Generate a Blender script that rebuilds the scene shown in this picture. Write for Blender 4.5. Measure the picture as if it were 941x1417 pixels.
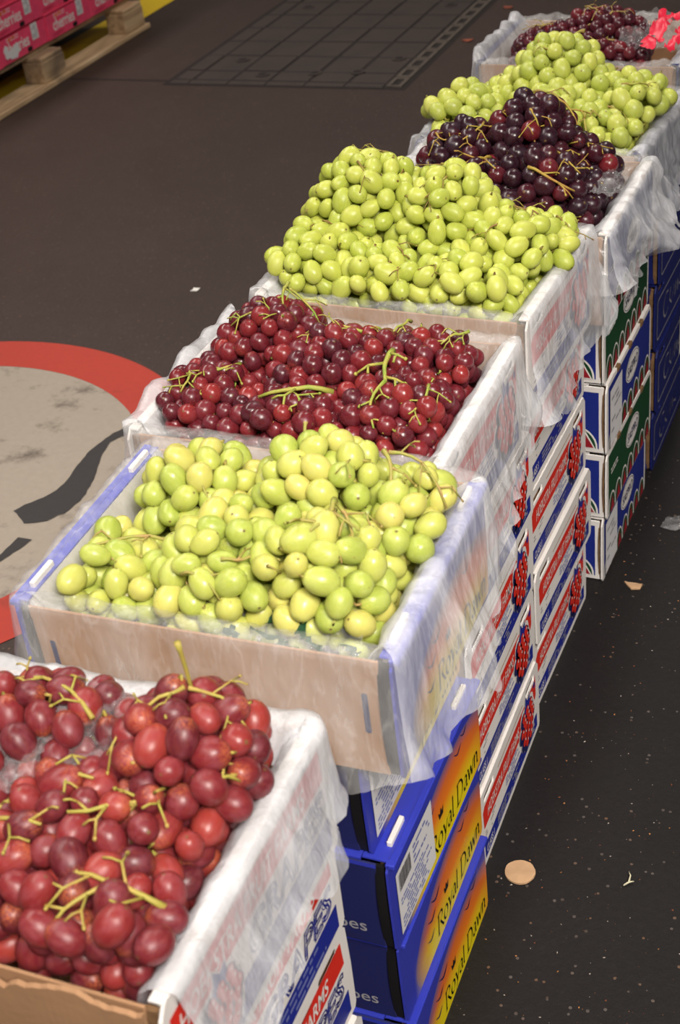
import bpy, bmesh, math, random
import numpy as np
from mathutils import Vector, Matrix, noise
from mathutils.geometry import tessellate_polygon

random.seed(7)
scene = bpy.context.scene
for o in list(bpy.data.objects):
    bpy.data.objects.remove(o)
COL = scene.collection

# ------------------------------------------------------------------ camera
cam_d = bpy.data.cameras.new('camera')
cam = bpy.data.objects.new('camera', cam_d)
COL.objects.link(cam)
AX = ((0.92004938, 0.37684804, -0.10721331), (-0.13212009, 0.55602292, 0.82059904), (-0.36885420, 0.74082661, -0.56135774))
m = Matrix.Identity(4)
for i in range(3):
    m[i][0] = AX[0][i]; m[i][1] = AX[1][i]; m[i][2] = -AX[2][i]
m[0][3], m[1][3], m[2][3] = 0.0, 0.0, 1.52436
cam.matrix_world = m
cam_d.sensor_fit = 'VERTICAL'; cam_d.sensor_height = 36.0
cam_d.lens = 1923.09 / 1417 * 36.0
cam_d.clip_start = 0.05; cam_d.clip_end = 60
cam_d.dof.use_dof = True
cam_d.dof.focus_distance = 1.85
cam_d.dof.aperture_fstop = 9.0
scene.camera = cam

# ------------------------------------------------------------------ world, lamps, exposure
w = bpy.data.worlds.new('hall'); scene.world = w
w.use_nodes = True
bg = w.node_tree.nodes['Background']
bg.inputs[0].default_value = (1.0, 0.93, 0.86, 1); bg.inputs[1].default_value = 0.10

def area(name, loc, rot, sx, sy, power, col=(1, 0.93, 0.85)):
    d = bpy.data.lights.new(name, 'AREA'); d.shape = 'RECTANGLE'
    d.size = sx; d.size_y = sy; d.energy = power; d.color = col
    o = bpy.data.objects.new(name, d); COL.objects.link(o)
    o.location = loc; o.rotation_euler = rot
    return o
R = math.radians
area('ceiling_tube_row', (-4.3, 2.6, 5.6), (0, R(-32), 0), 0.7, 7.0, 370)
al_ = area('aisle_lamp', (1.3, -0.9, 3.4), (0, 0, 0), 1.2, 1.2, 35)
al_.rotation_euler = (Vector((-.55, 1.35, .2)) - al_.location).to_track_quat('-Z', 'Y').to_euler()
al_.data.spread = R(56)
area('middle_tube_row', (-1.0, -1.2, 4.6), (R(26), 0, 0), 2.4, 0.5, 82)
area('gangway_tube_row', (-0.7, 5.0, 4.5), (0, R(26), 0), 0.5, 3.0, 105)

scene.view_settings.view_transform = 'Standard'
scene.view_settings.look = 'None'
scene.view_settings.exposure = -0.42
scene.view_settings.gamma = 1.0
scene.view_settings.use_curve_mapping = False

# ------------------------------------------------------------------ materials
def newmat(name):
    mt = bpy.data.materials.new(name); mt.use_nodes = True
    nt = mt.node_tree
    return mt, nt, nt.nodes['Principled BSDF']
def rgba(c): return (c[0], c[1], c[2], 1)
def srgb(r, g, b):
    f = lambda x: x / 12.92 if x <= .04045 else ((x + .055) / 1.055) ** 2.4
    return (f(r / 255), f(g / 255), f(b / 255))
def ramp(nt, fac, stops, interp='LINEAR'):
    r = nt.nodes.new('ShaderNodeValToRGB'); r.color_ramp.interpolation = interp
    el = r.color_ramp.elements
    while len(el) < len(stops): el.new(0.5)
    for e, (p, c) in zip(el, stops): e.position = p; e.color = rgba(c)
    if fac is not None: nt.links.new(fac, r.inputs[0])
    return r.outputs[0]
def mixc(nt, fac, a, b, mode='MIX'):
    n = nt.nodes.new('ShaderNodeMix'); n.data_type = 'RGBA'; n.blend_type = mode
    for s, v in ((n.inputs[0], fac), (n.inputs[6], a), (n.inputs[7], b)):
        if isinstance(v, (int, float)): s.default_value = v
        elif isinstance(v, tuple): s.default_value = rgba(v)
        else: nt.links.new(v, s)
    return n.outputs[2]
def math_(nt, op, a, b=0.0, clamp=False):
    n = nt.nodes.new('ShaderNodeMath'); n.operation = op; n.use_clamp = clamp
    for s, v in ((n.inputs[0], a), (n.inputs[1], b)):
        if isinstance(v, (int, float)): s.default_value = v
        else: nt.links.new(v, s)
    return n.outputs[0]
def mapr(nt, v, a, b, c=0.0, d=1.0):
    n = nt.nodes.new('ShaderNodeMapRange'); nt.links.new(v, n.inputs[0])
    for i, x in enumerate((a, b, c, d)): n.inputs[i + 1].default_value = x
    return n.outputs[0]
def tex(nt, kind='object', scale=(1, 1, 1)):
    tc = nt.nodes.new('ShaderNodeTexCoord')
    mp = nt.nodes.new('ShaderNodeMapping'); mp.inputs['Scale'].default_value = scale
    nt.links.new(tc.outputs['Object' if kind == 'object' else 'Generated'], mp.inputs[0])
    return mp.outputs[0]
def nz(nt, vec, scale, detail=3, rough=.5, out=0):
    n = nt.nodes.new('ShaderNodeTexNoise'); n.inputs['Scale'].default_value = scale
    n.inputs['Detail'].default_value = detail; n.inputs['Roughness'].default_value = rough
    nt.links.new(vec, n.inputs['Vector'])
    return n.outputs[out]
def bump(nt, h, strength, dist, bs):
    b = nt.nodes.new('ShaderNodeBump'); b.inputs['Strength'].default_value = strength
    b.inputs['Distance'].default_value = dist
    nt.links.new(h, b.inputs['Height']); nt.links.new(b.outputs[0], bs.inputs['Normal'])

def plain(name, col, rough=.55, var=.12, nscale=14, spec=.4, bmp=0.0):
    mt, nt, bs = newmat(name)
    v = tex(nt)
    n = nz(nt, v, nscale, 4)
    dark = tuple(c * (1 - var) for c in col); light = tuple(min(1, c * (1 + var * .6)) for c in col)
    nt.links.new(ramp(nt, n, ((.3, dark), (.7, light))), bs.inputs['Base Color'])
    bs.inputs['Roughness'].default_value = rough
    bs.inputs['Specular IOR Level'].default_value = spec
    if bmp: bump(nt, nz(nt, v, 120, 2), bmp, .002, bs)
    return mt

M = {}
M['white'] = plain('white_board', srgb(226, 221, 217), .5, .05)
M['brown'] = plain('brown_board', srgb(164, 126, 94), .8, .14, 9, .2, .2)
M['brown_dark'] = plain('corrugated_edge', srgb(120, 92, 66), .9, .3, 60, .1, .5)
M['red'] = plain('red_ink', srgb(214, 44, 30), .45, .05)
M['blue'] = plain('blue_ink', srgb(30, 42, 140), .45, .06)
M['navy'] = plain('navy_ink', srgb(24, 30, 84), .45, .08)
M['royal'] = plain('royal_blue_board', srgb(50, 60, 176), .45, .08)
M['saeblue'] = plain('deep_blue_board', srgb(30, 44, 128), .45, .08)
M['shadeblue'] = plain('shaded_blue_board', srgb(24, 32, 96), .5, .1)  # deep blue darkened to put the far stacks' shade into the colour
M['green'] = plain('green_board', srgb(20, 66, 38), .5, .08)
M['darkred'] = plain('dark_red_ink', srgb(146, 28, 40), .5, .05)
M['black'] = plain('black_ink_and_shade', srgb(22, 20, 22), .5, .05)
M['grey'] = plain('grey_ink', srgb(150, 148, 152), .6, .05)
M['sticker'] = plain('sticker_paper', srgb(216, 214, 216), .5, .04)
M['bluegrey'] = plain('blue_grey_ink', srgb(104, 112, 168), .6, .05)
M['pink'] = plain('pink_board', srgb(236, 74, 112), .5, .14, 22)
M['pinkpale'] = plain('pale_pink_ink', srgb(240, 196, 204), .6, .1)
M['pinkdeep'] = plain('deep_pink_ink', srgb(180, 30, 60), .6, .1)
M['orange'] = plain('orange_ink', srgb(236, 110, 50), .5, .1)
M['wood'] = None
M['scrap'] = plain('paper_scrap', srgb(225, 222, 216), .6, .1)
M['leaf'] = plain('dry_leaf', srgb(140, 76, 58), .8, .3, 40)
M['straw'] = plain('pale_stalk', srgb(205, 200, 170), .7, .15, 60)
M['tan'] = plain('tan_board', srgb(196, 160, 124), .8, .15, 40, .2, .3)
M['printpink'] = plain('bag_pink_print', srgb(216, 30, 62), .35, .05)

def wood():
    mt, nt, bs = newmat('pallet_wood')
    v = tex(nt, 'object', (14, 1.2, 14))
    n = nz(nt, v, 3.0, 6, .6)
    n2 = nz(nt, tex(nt), 3.5, 3)
    c = ramp(nt, n, ((.3, srgb(150, 122, 92)), (.55, srgb(196, 166, 128)), (.75, srgb(214, 188, 152))))
    c = mixc(nt, mapr(nt, n2, .58, .72, 0, .75), c, srgb(92, 78, 66))
    nt.links.new(c, bs.inputs['Base Color']); bs.inputs['Roughness'].default_value = .8
    bump(nt, n, .3, .003, bs)
    return mt
M['wood'] = wood()

def asphalt():
    mt, nt, bs = newmat('asphalt')
    v = tex(nt)
    big = nz(nt, v, .9, 5, .6); fine = nz(nt, v, 95, 4, .75); mid = nz(nt, v, 7, 9, .82)
    # base colour runs from dark brown on the left to near-black on the right
    sep = nt.nodes.new('ShaderNodeSeparateXYZ'); nt.links.new(v, sep.inputs[0])
    side = mapr(nt, sep.outputs[0], -1.0, -.6)
    base = mixc(nt, side, srgb(68, 54, 49), srgb(30, 27, 27))
    c = mixc(nt, mapr(nt, big, .35, .65), base, mixc(nt, 1.0, base, (.78, .78, .78), 'MULTIPLY'))
    c = mixc(nt, mapr(nt, mid, .38, .66, 0, .6), c, mixc(nt, 1.0, base, (.55, .55, .56), 'MULTIPLY'))
    c = mixc(nt, mapr(nt, fine, .36, .66, 0, .7), c, mixc(nt, 1.0, base, (.5, .5, .5), 'MULTIPLY'))
    vo = nt.nodes.new('ShaderNodeTexVoronoi'); vo.inputs['Scale'].default_value = 95; nt.links.new(v, vo.inputs['Vector'])
    sp = nt.nodes.new('ShaderNodeSeparateColor'); nt.links.new(vo.outputs['Color'], sp.inputs[0])
    fl = math_(nt, 'MULTIPLY', math_(nt, 'LESS_THAN', vo.outputs['Distance'], .22), math_(nt, 'GREATER_THAN', sp.outputs[0], .86))
    c = mixc(nt, math_(nt, 'MULTIPLY', fl, .55), c, ramp(nt, sp.outputs[1], ((0, srgb(130, 96, 70)), (.5, srgb(110, 104, 100)), (1, srgb(90, 74, 62)))))
    nt.links.new(c, bs.inputs['Base Color'])
    bs.inputs['Roughness'].default_value = .62; bs.inputs['Specular IOR Level'].default_value = .35
    bump(nt, fine, .5, .003, bs)
    return mt
M['asphalt'] = asphalt()

def worn_paint(name, col, wear, amount=(.56, .66)):
    mt, nt, bs = newmat(name)
    v = tex(nt)
    a = nz(nt, v, 7, 8, .68); b = nz(nt, v, 60, 4, .6); g = nz(nt, v, 2.2, 3)
    c = mixc(nt, mapr(nt, b, .3, .7, 0, .22), col, tuple(x * .62 for x in col))
    c = mixc(nt, mapr(nt, g, .4, .7, 0, .25), c, tuple(x * .72 for x in col))
    c = mixc(nt, mapr(nt, a, amount[0], amount[1], 0, .85), c, wear)
    nt.links.new(c, bs.inputs['Base Color']); bs.inputs['Roughness'].default_value = .7
    bump(nt, b, .4, .002, bs)
    return mt
M['disc_paint'] = worn_paint('worn_white_paint', srgb(156, 145, 132), srgb(80, 70, 63), (.55, .68))
M['ring_paint'] = worn_paint('worn_red_paint', srgb(170, 52, 37), srgb(86, 46, 39), (.6, .78))
M['stroke_paint'] = worn_paint('worn_black_paint', srgb(46, 43, 43), srgb(110, 102, 96), (.66, .76))
M['yellow_paint'] = worn_paint('worn_yellow_paint', srgb(206, 174, 22), srgb(150, 120, 30), (.55, .75))
M['slab'] = worn_paint('iron_slab', srgb(56, 46, 42), srgb(42, 36, 33), (.45, .7))
M['edge'] = worn_paint('worn_edge_iron', srgb(80, 71, 64), srgb(56, 49, 45), (.5, .7))
M['joint'] = plain('dirt_joint', srgb(34, 28, 26), .9, .2)

def royal_side():
    """printed sunrise: blue border, orange glow, yellow foot"""
    mt, nt, bs = newmat('sunrise_print')
    v = tex(nt)
    sep = nt.nodes.new('ShaderNodeSeparateXYZ'); nt.links.new(v, sep.inputs[0])
    y, z = sep.outputs[1], sep.outputs[2]
    dy = math_(nt, 'DIVIDE', math_(nt, 'SUBTRACT', y, .050), .165)
    dz = math_(nt, 'DIVIDE', math_(nt, 'SUBTRACT', z, .030), .078)
    d = math_(nt, 'SQRT', math_(nt, 'ADD', math_(nt, 'MULTIPLY', dy, dy), math_(nt, 'MULTIPLY', dz, dz)))
    c = ramp(nt, d, ((.0, srgb(240, 150, 20)), (.45, srgb(232, 122, 22)), (.72, srgb(214, 104, 40)), (.98, srgb(112, 88, 130)), (1.2, srgb(48, 56, 164))))
    yel = math_(nt, 'MULTIPLY', mapr(nt, z, .062, .026), mapr(nt, math_(nt, 'ABSOLUTE', math_(nt, 'SUBTRACT', y, .03)), .15, .08))
    c = mixc(nt, yel, c, srgb(226, 204, 14))
    nt.links.new(c, bs.inputs['Base Color']); bs.inputs['Roughness'].default_value = .45
    return mt
M['sunrise'] = royal_side()
def royal_front():
    mt, nt, bs = newmat('dusk_print')
    v = tex(nt)
    sep = nt.nodes.new('ShaderNodeSeparateXYZ'); nt.links.new(v, sep.inputs[0])
    k = math_(nt, 'SUBTRACT', mapr(nt, sep.outputs[2], .09, .0), mapr(nt, sep.outputs[0], .05, .17))
    c = ramp(nt, k, ((.0, srgb(30, 34, 86)), (.35, srgb(34, 30, 62)), (.8, srgb(66, 42, 36)), (1, srgb(110, 62, 34))))
    nt.links.new(c, bs.inputs['Base Color']); bs.inputs['Roughness'].default_value = .5
    return mt
M['dusk'] = royal_front()

def grape(name, cols, stem_tint, rough=.33, bloom=(.5, .45, .5), bloom_amt=.12, sss=.25, sss_col=(1, .6, .2), streak=.25):
    mt, nt, bs = newmat(name)
    oi = nt.nodes.new('ShaderNodeObjectInfo')
    base = ramp(nt, oi.outputs['Random'], cols)
    tc = nt.nodes.new('ShaderNodeTexCoord')
    sep = nt.nodes.new('ShaderNodeSeparateXYZ'); nt.links.new(tc.outputs['Object'], sep.inputs[0])
    off = nt.nodes.new('ShaderNodeVectorMath'); off.operation = 'ADD'
    nt.links.new(tc.outputs['Object'], off.inputs[0])
    sc = nt.nodes.new('ShaderNodeVectorMath'); sc.operation = 'SCALE'; sc.inputs[0].default_value = (37, 11, 5)
    nt.links.new(oi.outputs['Random'], sc.inputs['Scale']); nt.links.new(sc.outputs[0], off.inputs[1])
    mp = nt.nodes.new('ShaderNodeMapping'); mp.inputs['Scale'].default_value = (5, 5, 1.1); nt.links.new(off.outputs[0], mp.inputs[0])
    st = nz(nt, mp.outputs[0], 1.6, 3)
    c = mixc(nt, mapr(nt, st, .35, .75, 0, streak), base, stem_tint)
    c = mixc(nt, math_(nt, 'MULTIPLY', mapr(nt, sep.outputs[2], .5, 1.0, 0, .9), mapr(nt, st, .35, .65)), c, stem_tint)
    blo = nz(nt, off.outputs[0], 1.3, 4, .6)
    c = mixc(nt, mapr(nt, blo, .45, .75, 0, bloom_amt), c, bloom)
    c = mixc(nt, mapr(nt, sep.outputs[2], -.984, -.994), c, (.16, .10, .04))
    nt.links.new(c, bs.inputs['Base Color'])
    nt.links.new(mapr(nt, blo, .35, .75, rough - .06, rough + .14), bs.inputs['Roughness'])
    bs.inputs['Specular IOR Level'].default_value = .45
    bs.inputs['Subsurface Weight'].default_value = sss
    bs.inputs['Subsurface Radius'].default_value = sss_col
    bs.inputs['Subsurface Scale'].default_value = .008
    return mt
GR = {}
GR['s1'] = grape('red_globe_skin', ((.0, srgb(82, 24, 38)), (.4, srgb(108, 29, 41)), (.75, srgb(124, 35, 43)), (1, srgb(146, 50, 47))), srgb(188, 104, 60), .38, srgb(176, 104, 116), .26, .15, (1, .25, .12), .14)
GR['s2'] = grape('green_skin', ((.0, srgb(156, 172, 74)), (.4, srgb(174, 184, 86)), (.75, srgb(190, 190, 96)), (1, srgb(202, 190, 106))), srgb(196, 196, 100), .33, srgb(200, 206, 130), .3, .3, (.6, .8, .15), .35)
GR['s3'] = grape('crimson_skin', ((.0, srgb(62, 20, 32)), (.4, srgb(92, 25, 35)), (.75, srgb(112, 31, 38)), (1, srgb(134, 42, 42))), srgb(150, 60, 48), .27, srgb(150, 90, 110), .16, .12, (1, .2, .1), .16)
GR['s4'] = grape('lime_skin', ((.0, srgb(164, 176, 70)), (.5, srgb(178, 186, 80)), (1, srgb(190, 194, 92))), srgb(198, 204, 90), .36, srgb(206, 212, 130), .3, .3, (.6, .8, .15), .35)
GR['s5'] = grape('black_skin', ((.0, srgb(32, 17, 28)), (.6, srgb(46, 19, 30)), (.85, srgb(74, 23, 33)), (1, srgb(118, 32, 37))), srgb(110, 36, 40), .26, srgb(120, 100, 120), .14, .06, (1, .2, .1), .15)
GR['s6'] = grape('pale_green_skin', ((.0, srgb(166, 178, 76)), (.5, srgb(182, 190, 86)), (1, srgb(196, 200, 98))), srgb(204, 208, 100), .36, srgb(206, 212, 140), .3, .3, (.6, .8, .15), .35)
GR['s7'] = grape('dark_red_skin', ((.0, srgb(52, 18, 30)), (.6, srgb(76, 24, 36)), (1, srgb(112, 32, 40))), srgb(120, 44, 46), .28, srgb(130, 90, 110), .14, .08, (1, .2, .1), .15)

def stem_mat(name, a, b):
    mt, nt, bs = newmat(name)
    n = nz(nt, tex(nt), 70, 3)
    nt.links.new(ramp(nt, n, ((.3, a), (.68, b))), bs.inputs['Base Color'])
    bs.inputs['Roughness'].default_value = .6
    return mt
ST = {'s1': stem_mat('stalk_yellow_green', srgb(158, 154, 62), srgb(176, 150, 76)),
      's2': stem_mat('stalk_olive', srgb(150, 158, 66), srgb(166, 136, 82)),
      's3': stem_mat('stalk_fresh_green', srgb(128, 152, 52), srgb(176, 160, 76)),
      's4': stem_mat('stalk_brown_green', srgb(150, 150, 56), srgb(128, 86, 50)),
      's5': stem_mat('stalk_ochre', srgb(170, 158, 60), srgb(170, 126, 58)),
      's6': stem_mat('stalk_pale_green', srgb(168, 172, 70), srgb(150, 112, 62)),
      's7': stem_mat('stalk_tan', srgb(176, 160, 84), srgb(150, 118, 70))}

def film(name, lo, hi, rough=.28, tint=(.86, .86, .88), crink=.5):
    mt, nt, bs = newmat(name)
    big = nz(nt, tex(nt, 'object', (1, 1, .45)), 15, 3, .5)
    warp = nt.nodes.new('ShaderNodeMapping'); warp.inputs['Rotation'].default_value = (.5, .45, 0); warp.inputs['Scale'].default_value = (60, 60, 13)
    tc = nt.nodes.new('ShaderNodeTexCoord'); nt.links.new(tc.outputs['Object'], warp.inputs[0])
    st = nz(nt, warp.outputs[0], 1.0, 3, .55)
    ridge = mapr(nt, math_(nt, 'ABSOLUTE', math_(nt, 'SUBTRACT', st, .5)), 0, .05, 1, 0)
    fine = nz(nt, tex(nt), 85, 3, .6)
    al = math_(nt, 'ADD', mapr(nt, big, .3, .7, lo, hi), math_(nt, 'ADD', math_(nt, 'MULTIPLY', ridge, .07), mapr(nt, fine, .6, .85, 0, .06)))
    bs.inputs['Base Color'].default_value = rgba(tint)
    bs.inputs['Roughness'].default_value = rough; bs.inputs['Specular IOR Level'].default_value = .7
    hgt = math_(nt, 'ADD', math_(nt, 'MULTIPLY', big, .9), math_(nt, 'ADD', math_(nt, 'MULTIPLY', st, .55), math_(nt, 'MULTIPLY', fine, .04)))
    bump(nt, hgt, crink, .012, bs)
    nt.links.new(al, bs.inputs['Alpha'])
    return mt
FILM = film('milky_film', .30, .55, .3, (.84, .85, .89), .5)
FILM3 = film('cloudy_film', .42, .66, .32, (.74, .75, .79), .5)
FILM2 = film('thin_film', .10, .28, .2, (.80, .80, .80), .5)
CLEAR = film('clear_film', .02, .14, .07, (.9, .9, .92), .9)

# ------------------------------------------------------------------ helpers
def link(name, me, mat=None, parent=None):
    o = bpy.data.objects.new(name, me); COL.objects.link(o)
    if mat is not None and me is not None and not me.materials: me.materials.append(mat)
    if parent is not None: o.parent = parent
    return o
def mesh(name, vs, fs, smooth=False):
    me = bpy.data.meshes.new(name); me.from_pydata([tuple(v) for v in vs], [], fs)
    if smooth: me.polygons.foreach_set('use_smooth', [True] * len(me.polygons))
    me.update(); return me
def empty(name, loc=(0, 0, 0), rz=0):
    o = bpy.data.objects.new(name, None); COL.objects.link(o)
    o.location = loc; o.rotation_euler = (0, 0, rz); o.empty_display_size = .05
    return o
def tag(o, label, cat, group=None, kind=None):
    o['label'] = label; o['category'] = cat
    if group: o['group'] = group
    if kind: o['kind'] = kind
    return o
def copy_tree(o, parent=None):
    c = o.copy(); COL.objects.link(c)
    if parent is not None: c.parent = parent
    for ch in list(o.children): copy_tree(ch, c)
    return c
def boxv(x0, x1, y0, y1, z0, z1, bev=0.0):
    bm = bmesh.new(); bmesh.ops.create_cube(bm, size=1)
    for v in bm.verts:
        v.co = ((x0 + x1) / 2 + v.co.x * (x1 - x0), (y0 + y1) / 2 + v.co.y * (y1 - y0), (z0 + z1) / 2 + v.co.z * (z1 - z0))
    if bev: bmesh.ops.bevel(bm, geom=bm.edges[:], offset=bev, segments=1, affect='EDGES')
    me = bpy.data.meshes.new('box'); bm.to_mesh(me); bm.free()
    return me
def box(name, mat, parent, *a, bev=0.0): return link(name, boxv(*a, bev=bev), mat, parent)
def sheet(loops, P, off, thick=0.0):
    """flat or thick panel from 2-D loops (first outline, then holes), P(u,v,n) maps to space; off = outer surface"""
    pts = [Vector((u, v, 0)) for lp in loops for u, v in lp]
    tris = tessellate_polygon([[Vector((u, v, 0)) for u, v in lp] for lp in loops])
    vs = [P(p.x, p.y, off) for p in pts]; fs = []
    def orient(t):
        a, b, c = (pts[i] for i in t)
        return t if (b - a).cross(c - a).z > 0 else (t[0], t[2], t[1])
    tris = [orient(t) for t in tris]
    fs += [tuple(t) for t in tris]
    if thick:
        n = len(pts); vs += [P(p.x, p.y, off - thick) for p in pts]
        fs += [(t[0] + n, t[2] + n, t[1] + n) for t in tris]
        k = 0
        for lp in loops:
            m_ = len(lp)
            for i in range(m_):
                a, b = k + i, k + (i + 1) % m_
                fs.append((a, a + n, b + n, b))
            k += m_
    return mesh('sheet', vs, fs)
def many(polys, P, off):
    vs, fs = [], []
    for pl in polys:
        tr = tessellate_polygon([[Vector((u, v, 0)) for u, v in pl]])
        k = len(vs); vs += [P(u, v, off) for u, v in pl]
        for t in tr:
            a, b, c = (Vector((*pl[i], 0)) for i in t)
            t = t if (b - a).cross(c - a).z > 0 else (t[0], t[2], t[1])
            fs.append(tuple(i + k for i in t))
    return mesh('print', vs, fs)
def rect(u0, u1, v0, v1): return [(u0, v0), (u1, v0), (u1, v1), (u0, v1)]
def rrect(u0, u1, v0, v1, r, n=4):
    out = []
    for cx, cy, a0 in ((u1 - r, v0 + r, -90), (u1 - r, v1 - r, 0), (u0 + r, v1 - r, 90), (u0 + r, v0 + r, 180)):
        for i in range(n + 1):
            a = R(a0 + 90 * i / n); out.append((cx + r * math.cos(a), cy + r * math.sin(a)))
    return out
def ell(cx, cy, rx, ry, n=20, a0=0, a1=360):
    return [(cx + rx * math.cos(R(a0 + (a1 - a0) * i / n)), cy + ry * math.sin(R(a0 + (a1 - a0) * i / n))) for i in range(n + (a1 - a0 < 360))]
_tc = {}
def text2d(body, bold=0.0, shear=0.0, res=3):
    key = (body, bold, shear)
    if key in _tc: return _tc[key]
    cu = bpy.data.curves.new('lettering', 'FONT'); cu.body = body; cu.size = 1; cu.offset = bold; cu.shear = shear
    cu.resolution_u = res; cu.fill_mode = 'FRONT'
    ob = bpy.data.objects.new('lettering', cu); COL.objects.link(ob)
    dg = bpy.context.evaluated_depsgraph_get(); dg.update()
    me = bpy.data.meshes.new_from_object(ob.evaluated_get(dg))
    vs = [tuple(v.co)[:2] for v in me.vertices]; fs = [tuple(p.vertices) for p in me.polygons]
    bpy.data.objects.remove(ob); bpy.data.curves.remove(cu); bpy.data.meshes.remove(me)
    xs = [v[0] for v in vs]; ys = [v[1] for v in vs]
    x0, x1, y0, y1 = min(xs), max(xs), min(ys), max(ys)
    vs = [((x - x0) / (x1 - x0), (y - y0) / (y1 - y0)) for x, y in vs]
    _tc[key] = (vs, fs); return _tc[key]
def lettering(body, P, off, u0, u1, v0, v1, bold=0.0, shear=0.0):
    vs, fs = text2d(body, bold, shear)
    return mesh('lettering', [P(u0 + (u1 - u0) * x, v0 + (v1 - v0) * y, off) for x, y in vs], fs)
def outline_letters(body, P, off, u0, u1, v0, v1, w_, shear=.2):
    """hollow letters: blue ring drawn as thin quads along every boundary edge"""
    vs, fs = text2d(body, 0.0, shear)
    cnt = {}
    for f in fs:
        for i in range(len(f)):
            e = (f[i], f[(i + 1) % len(f)]); k = tuple(sorted(e)); cnt.setdefault(k, []).append(e)
    polys = []
    for k, es in cnt.items():
        if len(es) == 1:
            a = Vector((u0 + (u1 - u0) * vs[k[0]][0], v0 + (v1 - v0) * vs[k[0]][1])); b = Vector((u0 + (u1 - u0) * vs[k[1]][0], v0 + (v1 - v0) * vs[k[1]][1]))
            d = b - a
            if d.length < 1e-6: continue
            d.normalize(); n = Vector((-d.y, d.x)) * w_ / 2; a = a - d * w_ * .4; b = b + d * w_ * .4
            polys.append([tuple(a - n), tuple(b - n), tuple(b + n), tuple(a + n)])
    return many(polys, P, off)
def dashes(u0, u1, v0, v1, rows, seed, fill=.8, hh=.45):
    """rows of print too fine to read"""
    rd = random.Random(seed); out = []
    p = (v1 - v0) / rows
    for r in range(rows):
        v = v1 - p * (r + .5); u = u0; end = u0 + (u1 - u0) * rd.uniform(.7, 1)
        while u < end:
            l = rd.uniform(.6, 2.6) * p
            if rd.random() < fill: out.append(rect(u, min(u + l, end), v - p * hh / 2, v + p * hh / 2))
            u += l + p * .35
    return out
def tube(paths, sides=6, cap=True):
    vs, fs = [], []
    for pts, rad in paths:
        pts = [Vector(p) for p in pts]; k0 = len(vs); n = len(pts)
        up = Vector((.3, .2, 1)).normalized()
        for i, p in enumerate(pts):
            d = (pts[min(i + 1, n - 1)] - pts[max(i - 1, 0)])
            d = d.normalized() if d.length > 1e-9 else Vector((0, 0, 1))
            a = d.cross(up)
            a = a.normalized() if a.length > 1e-3 else d.orthogonal().normalized()
            b = d.cross(a); r = rad[i] if isinstance(rad, (list, tuple)) else rad
            for s in range(sides):
                t = 2 * math.pi * s / sides
                vs.append(p + a * (r * math.cos(t)) + b * (r * math.sin(t)))
        for i in range(n - 1):
            for s in range(sides):
                s2 = (s + 1) % sides
                fs.append((k0 + i * sides + s, k0 + i * sides + s2, k0 + (i + 1) * sides + s2, k0 + (i + 1) * sides + s))
        fs.append(tuple(k0 + s for s in range(sides))[::-1]); fs.append(tuple(k0 + (n - 1) * sides + s for s in range(sides)))
    return mesh('tube', vs, fs, True)

# ------------------------------------------------------------------ floor
floor = box('floor', M['asphalt'], None, -8, 5, -4, 11, -.06, 0); floor['kind'] = 'structure'; floor['label'] = 'dark worn tarmac floor of the market hall'
def PF(u, v, n): return (u, v, n)
DC, RI, RO = (-1.98, 1.87), .535, .662
ringo = [(DC[0] + RO * math.cos(2 * math.pi * i / 96), DC[1] + RO * math.sin(2 * math.pi * i / 96)) for i in range(96)]
ringi = [(DC[0] + RI * (1 + .003 * noise.noise((i * .7, 1, 0))) * math.cos(2 * math.pi * i / 96), DC[1] + RI * math.sin(2 * math.pi * i / 96)) for i in range(96)]
link('red_ring', sheet([ringo, ringi], PF, .0016), M['ring_paint'], floor)
link('white_disc', sheet([ringi], PF, .0012), M['disc_paint'], floor)
def rough_poly(pts, amp, step=.012, seed=1):
    out = []
    for i in range(len(pts)):
        a = Vector(pts[i]); b = Vector(pts[(i + 1) % len(pts)]); k = max(1, int((b - a).length / step))
        for j in range(k):
            p = a.lerp(b, j / k); out.append((p.x + amp * noise.noise((p.x * 90, p.y * 90, seed)), p.y + amp * noise.noise((p.x * 90, p.y * 90, seed + 9))))
    return out
A = [(-1.580, 2.23), (-1.612, 2.177), (-1.626, 2.10), (-1.622, 2.04), (-1.612, 1.986), (-1.614, 1.945), (-1.628, 1.913), (-1.652, 1.88), (-1.664, 1.856), (-1.64, 1.84), (-1.614, 1.822), (-1.592, 1.828), (-1.572, 1.842), (-1.552, 1.875), (-1.543, 1.92), (-1.547, 1.96), (-1.557, 2.0), (-1.576, 2.05), (-1.592, 2.095), (-1.598, 2.14), (-1.57, 2.2)]
link('black_digit_stroke', sheet([rough_poly(A, .004)], PF, .0024), M['stroke_paint'], floor)
B = [(-1.566, 1.776), (-1.60, 1.776), (-1.602, 1.71), (-1.66, 1.60), (-1.72, 1.50), (-1.69, 1.49), (-1.63, 1.60), (-1.588, 1.694)]
link('black_digit_stroke', sheet([rough_poly(B, .003, seed=4)], PF, .0024), M['stroke_paint'], floor)
link('yellow_line', sheet([rough_poly(rect(-3.44, -3.265, 2.6, 8.0), .004, .06)], PF, .0014), M['yellow_paint'], floor)
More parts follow.
